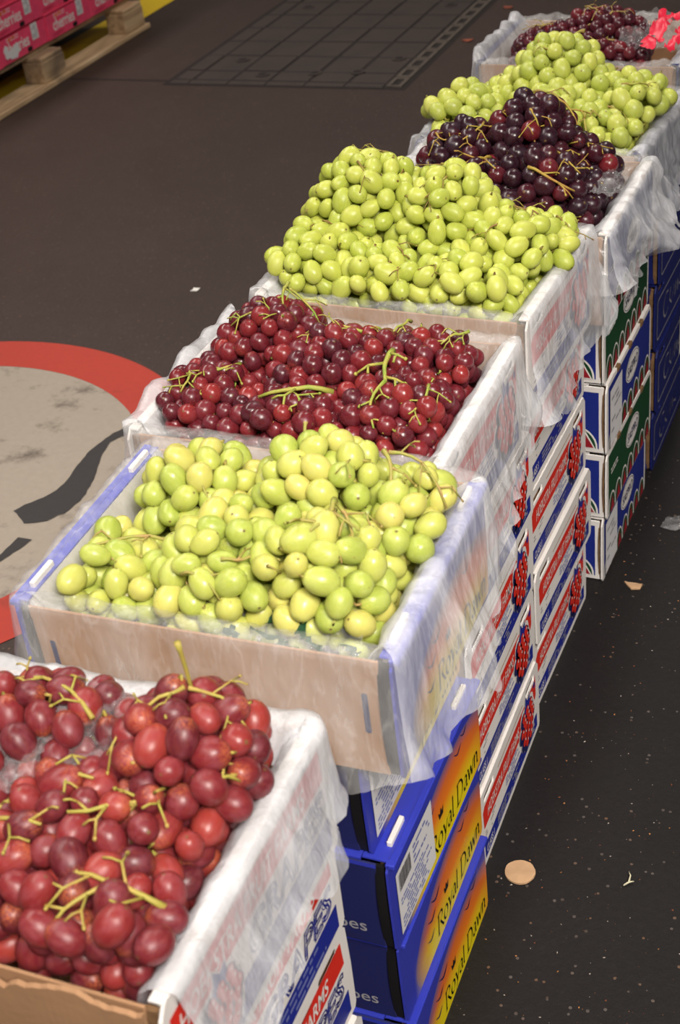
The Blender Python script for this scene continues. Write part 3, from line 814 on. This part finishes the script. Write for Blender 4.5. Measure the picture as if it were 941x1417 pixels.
# ------------------------------------------------------------------ grapes
def berry_mesh(seed):
    bm = bmesh.new(); bmesh.ops.create_icosphere(bm, subdivisions=3, radius=1)
    for v in bm.verts:
        p = v.co.copy(); n = noise.noise(p * 1.1 + Vector((seed * 7, 0, 0)))
        v.co = p * (1 + .045 * n)
        v.co.x *= 1 - .06 * p.z; v.co.y *= 1 - .06 * p.z
        if p.z > .93: v.co.z -= (p.z - .93) * .8
    me = bpy.data.meshes.new('grape'); bm.to_mesh(me); bm.free()
    me.polygons.foreach_set('use_smooth', [True] * len(me.polygons))
    return me
BM = {k: [berry_mesh(i + 5 * j) for i in range(4)] for j, k in enumerate(GR)}
for k in BM:
    for me in BM[k]: me.materials.append(GR[k])

def fib(n, rng):
    i = np.arange(n) + .5; ph = np.arccos(1 - 2 * i / n); th = math.pi * (1 + 5 ** .5) * i + rng.uniform(0, 6.28)
    return np.stack((np.cos(th) * np.sin(ph), np.sin(th) * np.sin(ph), np.cos(ph)), 1)
def fill(k, r, el, bunches, floor_z=-.075, group='', skip=None):
    """bunches: (cx,cy,cz, ax,ay,az, rot, label, stem list); coordinates from the rim centre of the crate"""
    X, Y, Z, rz = TOP[k]; key = 's%d' % k
    rng = np.random.default_rng(100 + k)
    re = r * (el ** .4)
    pts, own, nrm, lay, tgt = [], [], [], [], []
    def q_of(p, b, shrink=0.0):
        c = np.array(b[:3]); a = np.array(b[3:6]) - shrink; t = R(b[6]); d = p - c
        e = np.stack((d[:, 0] * math.cos(t) + d[:, 1] * math.sin(t), -d[:, 0] * math.sin(t) + d[:, 1] * math.cos(t), d[:, 2]), 1)
        return e / a, a, t
    for bi, b in enumerate(bunches):
        for layer, inset in ((0, re * .9), (1, re * 2.35)):
            a = np.array(b[3:6]) - inset
            if a.min() < .008: continue
            pm = 1.6; area_ = 4 * math.pi * (((a[0] * a[1]) ** pm + (a[0] * a[2]) ** pm + (a[1] * a[2]) ** pm) / 3) ** (1 / pm)
            n = int(area_ / ((2 * re) ** 2 * .76))
            u = fib(n, rng) + rng.normal(0, .06, (n, 3)); u /= np.linalg.norm(u, axis=1)[:, None]
            p = u * a; t = R(b[6])
            nn = u / a; nn /= np.linalg.norm(nn, axis=1)[:, None]
            rot = lambda v: np.stack((v[:, 0] * math.cos(t) - v[:, 1] * math.sin(t), v[:, 0] * math.sin(t) + v[:, 1] * math.cos(t), v[:, 2]), 1)
            p = rot(p) + np.array(b[:3]); nn = rot(nn)
            keep = p[:, 2] > floor_z + (.0 if layer == 0 else .0)
            for bj, b2 in enumerate(bunches):
                if bj == bi: continue
                q, a2, _ = q_of(p, b2)
                depth = (1 - np.linalg.norm(q, axis=1)) * a2.min()
                keep &= depth < (1.5 * re if layer == 0 else 2.6 * re)
            keep &= nn[:, 2] > -.55
            if skip is not None: keep &= ~skip(p)
            for i in np.nonzero(keep)[0]:
                pts.append(p[i]); own.append(bi); nrm.append(nn[i]); lay.append(layer)
    p = np.array(pts); tg = p.copy(); n = len(p); own = np.array(own); nrm = np.array(nrm)
    dmin = 2 * re * .90
    for it in range(60):
        d = p[:, None] - p[None]; ds = np.linalg.norm(d, axis=2) + np.eye(n)
        ov = np.clip(dmin - ds, 0, None)
        mv = (d / ds[..., None] * (ov * .42)[..., None]).sum(1)
        ln = np.linalg.norm(mv, axis=1, keepdims=True); mv *= np.minimum(1, re * .35 / np.maximum(ln, 1e-9))
        p += mv + (tg - p) * .03
        low = p[:, 2] < r * .9                                    # below the rim keep inside the walls
        wx, wy = W / 2 - r * 1.05 - .030, L / 2 - r * 1.05 - .026
        p[low, 0] = np.clip(p[low, 0], -wx, wx); p[low, 1] = np.clip(p[low, 1], -wy, wy)
        p[:, 2] = np.maximum(p[:, 2], floor_z)
    # thin out berries that still sit inside one another
    alive = np.ones(n, bool)
    for i in range(n):
        if not alive[i]: continue
        dd = np.linalg.norm(p - p[i], axis=1); dd[i] = 9
        alive[(dd < dmin * .70) & alive & (np.arange(n) > i)] = False
    for bi, b in enumerate(bunches):
        root = empty('grape_bunch')
        c, s = math.cos(rz), math.sin(rz)
        root.location = (X + c * b[0] - s * b[1], Y + s * b[0] + c * b[1], Z + max(b[2] - b[5], floor_z) + .0)
        root.rotation_euler = (0, 0, rz)
        o0 = np.array((b[0], b[1], max(b[2] - b[5], floor_z)))
        tag(root, b[7], 'grapes', group)
        idx = np.nonzero(alive & (own == bi))[0]
        pos = p[idx] - o0
        ctr = np.array(b[:3]) - o0
        ax = []
        for j, ii in enumerate(idx):
            v = rng.normal(0, 1, 3); v -= nrm[ii] * v.dot(nrm[ii]) * .2; v /= np.linalg.norm(v)
            dr = -nrm[ii] * (.35 if el > 1.1 else .7) + v; dr[2] += .12
            dr /= np.linalg.norm(dr); ax.append(dr)
            g = bpy.data.objects.new('grape', BM[key][int(rng.integers(4))]); COL.objects.link(g); g.parent = root
            sc = rng.normal(1, .075); sc = min(max(sc, .84), 1.14); e2 = el * rng.normal(1, .06)
            g.location = pos[j]
            g.rotation_mode = 'QUATERNION'; g.rotation_quaternion = Vector(dr).to_track_quat('Z', 'Y')
            g.scale = (r * sc, r * sc, r * sc * e2)
        # stalks: spine through the bunch, short pedicels, and the pieces lying bare on top
        paths = []
        rdm = random.Random(bi * 13 + k * 101)
        t = R(b[6]); main = Vector((math.cos(t), math.sin(t), 0)) if b[3] >= b[4] else Vector((-math.sin(t), math.cos(t), 0))
        cv = Vector(ctr); half = max(b[3], b[4]) * .55
        spine = [cv + main * (half * (q * 2 - 1)) + Vector((0, 0, .012)) for q in (0, .25, .5, .75, 1)]
        paths.append((spine, [.0018, .0022, .0025, .0022, .0016]))
        for j, ii in enumerate(idx):
            if lay[ii] == 0 and rdm.random() < .42:
                e = Vector(pos[j]) + Vector(ax[j]) * (r * el * .93)
                inner = Vector(pos[j]) - Vector(nrm[ii]) * (r * 1.9)
                mid = e + Vector(ax[j]) * r * .35
                paths.append(([inner, (inner + mid) / 2 + Vector(ax[j]) * r * .2, mid, e], [.0016, .0013, .0012, .0019]))
        pd = link('pedicels', tube(paths), ST[key], root); pd['kind'] = 'stuff'
        for sp in b[8]:
            paths = []
            # (u0,v0, u1,v1, lift0, lift1, radius, twigs): start and end over the ellipsoid in bunch units
            u0, v0, u1, v1, l0, l1, rd_, nt_ = sp
            rd_ *= .82; l0 = l0 - .002; l1 = l1 - .004; nt_ = max(1, nt_ - 1) if nt_ else 0
            def surf(u, v, lift):
                w_ = max(0, 1 - u * u - v * v) ** .5
                q = Vector((u * b[3], v * b[4], w_ * b[5]))
                return cv + Vector((q.x * math.cos(t) - q.y * math.sin(t), q.x * math.sin(t) + q.y * math.cos(t), q.z + lift))
            n_ = 7; line = []
            bend = rdm.uniform(-.18, .18)
            for i in range(n_):
                q = i / (n_ - 1); f = math.sin(q * math.pi)
                line.append(surf(u0 + (u1 - u0) * q - (v1 - v0) * bend * f, v0 + (v1 - v0) * q + (u1 - u0) * bend * f, l0 + (l1 - l0) * q + .002 * rdm.uniform(-1, 1)))
            rr = [rd_ * (1.35 if i == 0 else 1.05 - .5 * i / n_) for i in range(n_)]
            paths.append((line, rr))
            for q in range(nt_):
                i = 1 + int((n_ - 2) * (q + .5) / nt_); a0 = line[i]
                dd = (line[i + 1 if i + 1 < n_ else i] - line[i - 1]).normalized()
                sd = dd.cross(Vector((0, 0, 1)));  sd = sd.normalized() * (1 if q % 2 else -1)
                ln = r * rdm.uniform(1.5, 2.6)
                e1_ = a0 + sd * ln * .55 + dd * ln * .4 + Vector((0, 0, rdm.uniform(0, .006)))
                e2_ = a0 + sd * ln + dd * ln * .55 + Vector((0, 0, rdm.uniform(-.012, .004)))
                paths.append(([a0, e1_, e2_], [rd_ * .6, rd_ * .5, rd_ * .42]))
                paths.append(([e2_, e2_ + (e2_ - e1_).normalized() * .003], [rd_ * .75, rd_ * .6]))
                e3 = e1_ - sd * ln * .05 + dd * ln * .5 + Vector((0, 0, rdm.uniform(-.010, .008)))
                paths.append(([e1_, (e1_ + e3) / 2 + Vector((0, 0, .002)), e3], [rd_ * .45, rd_ * .4, rd_ * .5]))
            link('stalk', tube(paths), ST[key], root)
    return

fill(1, .0136, 1.25, [
  (.124, .058, .000, .072, .080, .092, 0, 'red grape bunch with an upright woody stalk, back right of the nearest crate', [(.0, .25, .02, .30, .050, -.004, .0030, 0), (.0, .2, -.75, -.2, .004, .004, .0022, 4), (.05, .2, .7, .2, .004, .002, .0020, 3), (.6, -.6, .85, -.3, .010, .008, .0024, 2)]),
  (-.020, .075, -.004, .090, .066, .064, 0, 'red grape bunch against the far board of the nearest crate', [(.6, -.2, -.5, .2, .006, .004, .0024, 5)]),
  (.070, -.030, -.016, .100, .080, .074, 15, 'red grape bunch in the middle of the nearest crate with a bare green stalk', [(-.5, .75, .1, .3, .008, .003, .0028, 3), (.75, .3, .0, -.2, .008, .004, .0028, 5), (-.8, -.1, -.2, -.3, .006, .004, .0026, 4)]),
  (-.100, -.010, -.006, .085, .095, .072, 0, 'red grape bunch at the left edge of the photograph in the nearest crate', [(.6, .1, .1, .5, .008, .004, .0026, 4), (.5, -.4, -.2, .0, .006, .004, .0024, 3)]),
  (.112, -.095, -.022, .088, .064, .060, -10, 'red grape bunch at the torn front edge of the nearest crate', [(.7, .3, -.3, .1, .012, .008, .0028, 5), (.2, .2, -.1, -.6, .008, .004, .0024, 3)]),
  (-.035, -.105, -.026, .080, .056, .058, 10, 'red grape bunch in the front left part of the nearest crate', [(.6, .2, -.2, .1, .008, .004, .0026, 4)]),
 ], group='red grape bunches in the nearest crate')
fill(2, .0136, 1.29, [
  (-.088, .062, -.016, .074, .072, .080, 0, 'bright green grape bunch heaped at the back left of the sunrise-print crate', [(.3, -.5, .6, -.7, .002, .002, .0018, 2)]),
  (-.128, -.062, -.050, .082, .078, .060, 20, 'green grape bunch lying low in the front left corner of the sunrise-print crate', [(.85, .35, -.5, .1, .012, .006, .0026, 3)]),
  (-.012, -.045, -.022, .072, .092, .076, 0, 'yellowish green grape bunch in the middle of the sunrise-print crate', [(.3, -.5, .7, -.1, .004, .004, .0022, 3), (-.2, -.7, .4, -.8, .004, .004, .002, 2)]),
  (.060, .060, -.012, .088, .072, .100, 0, 'yellowish green grape bunch, highest heap of the sunrise-print crate', [(-.3, .4, -.25, .2, .020, -.004, .0024, 1), (.6, .0, .3, -.4, .004, .004, .002, 2)]),
  (.090, -.052, -.018, .082, .082, .086, 0, 'green grape bunch with a forked stalk, front right of the sunrise-print crate', [(.15, .45, .05, -.2, .016, .006, .0034, 3), (.15, .45, .6, -.2, .014, .004, .0026, 3)]),
  (.152, .050, -.014, .052, .078, .070, 0, 'green grape bunch with a tall hooked stalk by the right rim of the sunrise-print crate', [(-.5, .2, -.2, -.3, .040, .004, .0030, 1), (-.4, .2, .8, .0, .034, .006, .0022, 4)]),
 ], group='green grape bunches in the sunrise-print crate', skip=lambda p: (p[:, 0] > .03) & (p[:, 0] < .15) & (p[:, 1] < -.098))
fill(3, .0123, 1.06, [
  (-.098, .060, -.006, .076, .078, .080, 0, 'crimson grape bunch, highest heap at the back left of its white crate', [(.2, .5, .25, .1, .026, .002, .0026, 3), (.5, -.1, -.5, -.4, .004, .004, .0022, 5), (.2, .5, .9, .2, .016, .004, .002, 3)]),
  (-.134, -.050, -.036, .080, .082, .064, 0, 'crimson grape bunch at the front left of its white crate', [(.3, .5, -.2, .0, .008, .004, .0026, 4), (-.4, .1, -.3, -.4, .006, .004, .0022, 5)]),
  (.000, .020, -.014, .084, .095, .072, 0, 'crimson grape bunch across the middle of its white crate', [(.5, .8, .4, .5, .020, .002, .0022, 2), (.4, .3, -.5, .2, .004, .004, .002, 4)]),
  (.096, .060, -.018, .088, .080, .060, 0, 'crimson grape bunch at the back right of its white crate', [(.7, .4, .4, .0, .024, .004, .0022, 5), (-.3, .8, -.5, .3, .020, .002, .0024, 2)]),
  (.104, -.040, -.026, .086, .082, .064, 0, 'crimson grape bunch with a thick bright green stalk', [(-.2, .65, -.05, -.1, .030, .006, .0042, 4), (-.05, -.1, .0, -.8, .006, .004, .0026, 4), (.5, .1, .4, -.5, .006, .004, .0022, 4)]),
  (-.015, -.085, -.030, .086, .060, .056, 0, 'crimson grape bunch behind the highest green ones, with a forked green stalk', [(.55, .55, -.4, .0, .018, .008, .0040, 2), (.0, .2, .3, -.3, .010, .004, .0028, 3)]),
 ], group='crimson grape bunches')
fill(4, .0132, 1.34, [
  (-.100, .048, .034, .098, .082, .102, 0, 'lime green grape bunch crowning the tallest heap', [(.2, .5, -.3, .3, .004, .004, .0018, 5), (.0, -.3, .3, -.5, .003, .003, .0018, 3)]),
  (.028, .045, .020, .078, .092, .104, 0, 'lime green grape bunch at the back of the tallest heap, beside the blackish grapes', [(.1, -.3, -.2, -.6, .003, .003, .0020, 4), (-.2, .2, -.5, .5, .004, .003, .0018, 4)]),
  (-.135, -.055, -.008, .082, .084, .072, 0, 'lime green grape bunch, front left of the tallest heap', [(-.1, .4, .4, .2, .004, .004, .0018, 4), (-.7, .1, -.4, .3, .004, .004, .0018, 3)]),
  (.112, .015, .0, .088, .080, .078, 0, 'lime green grape bunch on the right slope of the tallest heap', [(-.2, .5, .5, .4, .004, .004, .0020, 5), (.1, -.4, -.3, -.6, .003, .003, .0018, 3)]),
  (.085, -.080, -.018, .092, .070, .064, 0, 'lime green grape bunch at the front right foot of the tallest heap', [(-.5, .1, -.3, -.5, .003, .003, .0018, 4)]),
  (-.030, -.085, -.012, .082, .070, .064, 0, 'lime green grape bunch of long berries at the front middle of the tallest heap', [(.0, .5, .5, .3, .004, .003, .0020, 3), (.6, -.2, .4, -.5, .003, .003, .0018, 3)]),
  (.165, .070, -.012, .052, .060, .056, 0, 'lime green grape bunch reaching over the far right rim of its crate', [(.1, .2, .7, -.2, .004, .003, .0018, 4)]),
 ], group='lime green grape bunches in the tallest heap')
fill(5, .0152, 1.06, [
  (-.072, .0, .010, .076, .088, .096, 0, 'dark grape bunch with red berries at the left of the blackish heap', [(.4, .3, .2, -.5, .006, .006, .0022, 6), (-.4, -.3, -.1, -.5, .006, .004, .002, 4)]),
  (.036, .030, .026, .088, .086, .112, 0, 'blackish grape bunch at the top of the dark heap', [(.3, .4, .8, .1, .010, .006, .0026, 2), (.1, -.4, .3, -.6, .006, .006, .0022, 3)]),
  (.076, -.055, -.006, .088, .080, .086, 0, 'blackish grape bunch with a pale curved stalk at the front right of the dark heap', [(.2, .3, .7, -.1, .006, .006, .0024, 4), (-.1, -.5, .7, -.5, .012, .008, .0030, 3)]),
  (-.025, -.080, .0, .085, .066, .074, 0, 'blackish grape bunch at the front of the dark heap behind the green ones', [(.2, .5, -.1, -.1, .008, .006, .0030, 3)]),
  (.118, .040, -.006, .056, .074, .074, 0, 'blackish grape bunch by the right rim behind the dark heap', [(.0, .0, .4, -.4, .006, .004, .002, 3)]),
 ], group='blackish grape bunches')
fill(6, .0148, 1.14, [
  (-.140, -.050, -.004, .074, .092, .074, 0, 'pale green grape bunch at the left end of its blue crate near the back', []),
  (.000, .060, .034, .088, .080, .094, 0, 'pale green grape bunch with a thick cut stalk, top of the pale heap', [(.3, .7, -.1, .6, .024, .004, .0038, 2), (-.4, -.2, -.1, -.5, .004, .004, .0018, 4)]),
  (.020, -.050, .0, .096, .085, .072, 0, 'pale green grape bunch in the middle of the blue crate near the back', [(-.3, -.3, .4, -.4, .008, .006, .0028, 2), (.4, .3, .7, .2, .004, .004, .0018, 3)]),
  (.132, .020, .004, .086, .088, .074, 0, 'pale green grape bunch at the right end of the blue crate near the back', [(.0, -.5, .5, -.3, .006, .006, .0024, 3)]),
  (.115, -.080, -.024, .078, .070, .064, 0, 'pale green grape bunch hanging a bare stalk over the front board of the blue crate', [(-.2, .4, -.1, -.8, .014, .010, .0030, 3), (-.2, .4, .6, .5, .014, .006, .0024, 3)]),
  (-.085, .065, -.004, .068, .066, .064, 0, 'pale green grape bunch half hidden at the far left of the blue crate', []),
 ], group='pale green grape bunches near the back')
fill(7, .0130, 1.05, [
  (.020, .000, -.010, .100, .085, .074, 0, 'dark red grape bunch in the middle of the farthest crate', [(-.4, .2, .0, -.2, .006, .004, .0020, 5), (.2, -.3, .5, .0, .004, .004, .002, 4)]),
  (-.075, -.055, -.016, .080, .068, .062, 0, 'dark red grape bunch at the left of the farthest crate', [(.1, .0, -.5, .2, .006, .004, .002, 5)]),
  (.045, -.095, -.022, .090, .050, .048, 0, 'dark red grape bunch at the front of the farthest crate', [(.2, .2, -.4, .0, .004, .004, .002, 3)]),
 ], group='dark red grape bunches in the farthest crate')

# ------------------------------------------------------------------ crumpled clear bags between the bunches
def crumple(name, k, cx, cy, cz, sx, sy, tilt, seed, label, prints=None, amp=.014):
    X, Y, Z, rz = TOP[k]; n = 26; vs = []; fs = []
    for j in range(n + 1):
        for i in range(n + 1):
            u, v = i / n - .5, j / n - .5
            h = amp * noise.noise((u * 4 + seed, v * 4, 0)) + amp * .5 * abs(noise.noise((u * 9, v * 9 + seed, 2))) + amp * .25 * noise.noise((u * 22, v * 22, seed))
            vs.append((u * sx + .004 * noise.noise((v * 7, seed, 1)), v * sy + .004 * noise.noise((u * 7, seed, 5)), h + v * sy * tilt))
    for j in range(n):
        for i in range(n):
            a = j * (n + 1) + i; fs.append((a, a + 1, a + n + 2, a + n + 1))
    o = empty(name, (X + cx, Y + cy, Z + cz), rz)
    link('film_sheet', mesh('crumple', vs, fs, True), CLEAR, o)
    if prints:
        pf = [f for q, f in enumerate(fs) if prints(q % n / n, q // n / n)]
        if pf: link('bag_print', mesh('bagprint', [(a, b, c + .0012) for a, b, c in vs], pf, True), M[prints.mat], o)
    tag(o, label, 'plastic bag')
    return o
def pr(mat, fn):
    fn.mat = mat; return fn
crumple('plastic_bag', 1, .040, .045, .030, .10, .12, .25, 3, 'clear glossy bag tucked between red grapes in the nearest crate')
crumple('plastic_bag', 1, -.050, .035, .030, .10, .10, .1, 13, 'clear glossy bag under the leftmost red grapes')
crumple('plastic_bag', 2, .085, -.110, -.024, .15, .07, .35, 5, 'clear bag with green print at the front right of the sunrise-print crate', pr('green', lambda u, v: (noise.noise((u * 8, v * 8, 2)) > .22)))
crumple('plastic_bag', 4, .060, -.120, -.004, .05, .03, .2, 8, 'small scrap of clear bag at the front rim of the tallest green heap')
crumple('plastic_bag', 5, .165, -.030, .030, .06, .06, .2, 9, 'clear bag corner with zip beside the blackish grapes')
crumple('plastic_bag', 7, .135, -.035, .030, .13, .19, .10, 11, 'clear bag with bright pink print in the farthest crate', pr('printpink', lambda u, v: u > .35 and (noise.noise((u * 5, v * 5, 7)) > -.05)), .02)

# ------------------------------------------------------------------ cherry boxes on a pallet
pal = empty('pallet', (-3.66, 4.50, 0))
def pb(name, x0, x1, y0, y1, z0, z1): return box(name, M['wood'], pal, x0 + 3.66, x1 + 3.66, y0 - 4.5, y1 - 4.5, z0, z1, bev=.003)
for x0 in (-4.16, -3.715, -3.27):
    pb('bottom_board', x0, x0 + .11, 3.84, 5.17, .0, .020)
    for y0 in (3.84, 4.375, 5.00): pb('block', x0 + .005, x0 + .095, y0, y0 + .155, .020, .098)
for y0 in (3.84, 4.375, 5.00): pb('cross_board', -4.16, -3.177, y0 + .003, y0 + .152, .098, .115)
for i in range(7): pb('deck_board', -4.16 + i * .137, -4.16 + i * .137 + .106, 3.84, 5.17, .115, .136)
tag(pal, 'rough pine pallet under the pink cherry boxes', 'pallet')
def PC(u, v, n): return (.20 + n, u - .16, v)
def cherry_box():
    r = empty('cherry_box')
    b = box('body', M['pink'], r, -.20, .20, -.1585, .1585, 0, .098, bev=.002)
    link('cherries_lettering', lettering('cherries', PC, PRT, .042, .196, .026, .070, .016), M['white'], b)
    link('cherry_mark', many([ell(.075, .078, .010, .007, 10), ell(.100, .081, .010, .007, 10)], PC, PRT), M['orange'], b)
    link('fine_print', many(dashes(.055, .15, .070, .088, 2, 61, .9), PC, PRT), M['pinkpale'], b)
    link('small_lettering', lettering('CHERRY', PC, PRT, .03, .11, .008, .020, .004), M['pinkdeep'], b)
    link('address_sticker', many([rect(.218, .262, .034, .092)], PC, PRT * 2), M['sticker'], b)
    link('fine_print', many(dashes(.222, .258, .040, .086, 6, 63, .8), PC, PRT * 3), M['grey'], b)
    link('hand_slot', many([rrect(.175, .205, .004, .020, .004)], PC, PRT * 2), M['black'], b)
    link('dark_band', many([rect(.001, .319, .090, .097)], PC, PRT), M['pinkdeep'], b)
    return r
cb = cherry_box()
rr = random.Random(2)
first = True
pos = ['bottom row beside the first wooden block', 'bottom row with a torn white patch', 'bottom row, second from the yellow line corner', 'bottom row at the far end of the pallet']
for row in range(8):  # rows above the second are unseen, there to cast the pallet's shadow
    for i in range(4):
        o = cb if first else copy_tree(cb); first = False
        o.location = (-3.42 + rr.uniform(-.004, .004) - .003 * row, 4.04 + i * .32 + (-.02 if row == 1 else 0) + rr.uniform(-.002, .002), .1365 + row * .0985)
        o.rotation_euler = (0, 0, R(rr.uniform(-.4, .4)))
        if row == 0: lb = 'pink cherry box, ' + pos[i]
        elif row == 1: lb = 'pink cherry box in the second row, %s along the pallet' % ['nearest', 'second', 'third', 'farthest'][i]
        else: lb = 'unseen pink cherry box in the %s row up, %s along the pallet' % (['', '', 'third', 'fourth', 'fifth', 'sixth', 'seventh', 'eighth'][row], ['nearest', 'second', 'third', 'farthest'][i])
        tag(o, lb, 'box', 'pink cherry boxes on the pallet')
        if row == 0 and i == 1:
            bd = [c for c in o.children][0]
            link('torn_patch', many([rough_poly([(.03, .02), (.10, .006), (.13, .03), (.115, .06), (.06, .045), (.04, .07), (.025, .05)], .006, .006)], PC, PRT * 4), M['sticker'], bd)

# ------------------------------------------------------------------ litter
def scrap(name, loops, z0, th, mat, label, cat, bend=0.0):
    cx = sum(p[0] for p in loops) / len(loops); cy = sum(p[1] for p in loops) / len(loops)
    me = sheet([[(u - cx, v - cy) for u, v in loops]], lambda u, v, n: (u, v, n + bend * (u * u + v * v)), th, th)
    o = link(name, me, mat); o.location = (cx, cy, z0)
    tag(o, label, cat); return o
scrap('cardboard_disc', rough_poly(ell(-.416, 1.247, .0212, .0205, 28), .001, .004), .001, .003, M['tan'], 'round tan cardboard disc lying on the dark floor', 'cardboard')
scrap('cardboard_flake', rough_poly([(-.424, 1.925), (-.408, 1.908), (-.394, 1.912), (-.392, 1.925)], .001, .004), .001, .003, M['tan'], 'half-round tan cardboard flake beside the scallop-border stack', 'cardboard')
scrap('paper_scrap', rough_poly([(-1.775, 2.862), (-1.757, 2.866), (-1.755, 2.882), (-1.772, 2.88)], .003, .005), .001, .002, M['scrap'], 'tiny white paper scrap on the open dark floor', 'paper', 6)
scrap('dry_leaf', rough_poly([(-1.735, 5.005), (-1.70, 4.995), (-1.69, 5.02), (-1.72, 5.025)], .004, .006), .001, .002, M['leaf'], 'dry reddish leaf on the floor by the iron cover', 'leaf', 8)
scrap('dry_leaf', rough_poly([(-1.70, 5.43), (-1.66, 5.43), (-1.665, 5.45), (-1.70, 5.455)], .004, .006), .001, .002, M['leaf'], 'farther dry leaf at the top edge of the photograph', 'leaf', 8)
scrap('plastic_scrap', rough_poly([(-.398, 2.10), (-.37, 2.095), (-.345, 2.12), (-.36, 2.145), (-.39, 2.135)], .004, .006), .001, .002, CLEAR, 'dull plastic scrap on the dark shaded floor', 'plastic', 4)
tw = tube([([(0, 0, .002), (.006, .006, .004), (.006, .016, .006), (.002, .024, .004)], [.0012, .0016, .001, .0006]), ([(.006, .006, .004), (.012, .010, .003)], [.0014, .0007])])
o = link('grape_twig', tw, M['straw']); o.location = (-.276, 1.266, 0); tag(o, 'small pale grape twig on the dark floor', 'twig')
def crumbs():
    rd = random.Random(12); vs, fs = [], []
    mats = [srgb(176, 120, 70), srgb(170, 160, 150), srgb(120, 70, 44)]
    mi = []
    for _ in range(900):
        x = rd.uniform(-.44, -.02); y = rd.uniform(.75, 2.4)
        s = .0006 + .0016 * rd.random() ** 3; a = rd.uniform(0, 6.3); ca, sa = math.cos(a) * s, math.sin(a) * s; e = rd.uniform(.4, .9)
        k = len(vs); h = s * .8
        vs += [(x + ca, y + sa, .0003), (x - sa * e, y + ca * e, .0003), (x - ca, y - sa, .0003), (x + sa * e, y - ca * e, .0003), (x, y, h)]
        for q in range(4): fs.append((k + q, k + (q + 1) % 4, k + 4)); mi.append(_ % 3)
    me = mesh('crumbs', vs, fs)
    for i, c in enumerate(mats): me.materials.append(plain('crumb_%s' % 'abc'[i], c, .8, .2))
    me.polygons.foreach_set('material_index', mi)
    o = link('floor_crumbs', me); tag(o, 'fine orange and grey crumbs scattered over the dark floor', 'debris', kind='stuff')
crumbs()
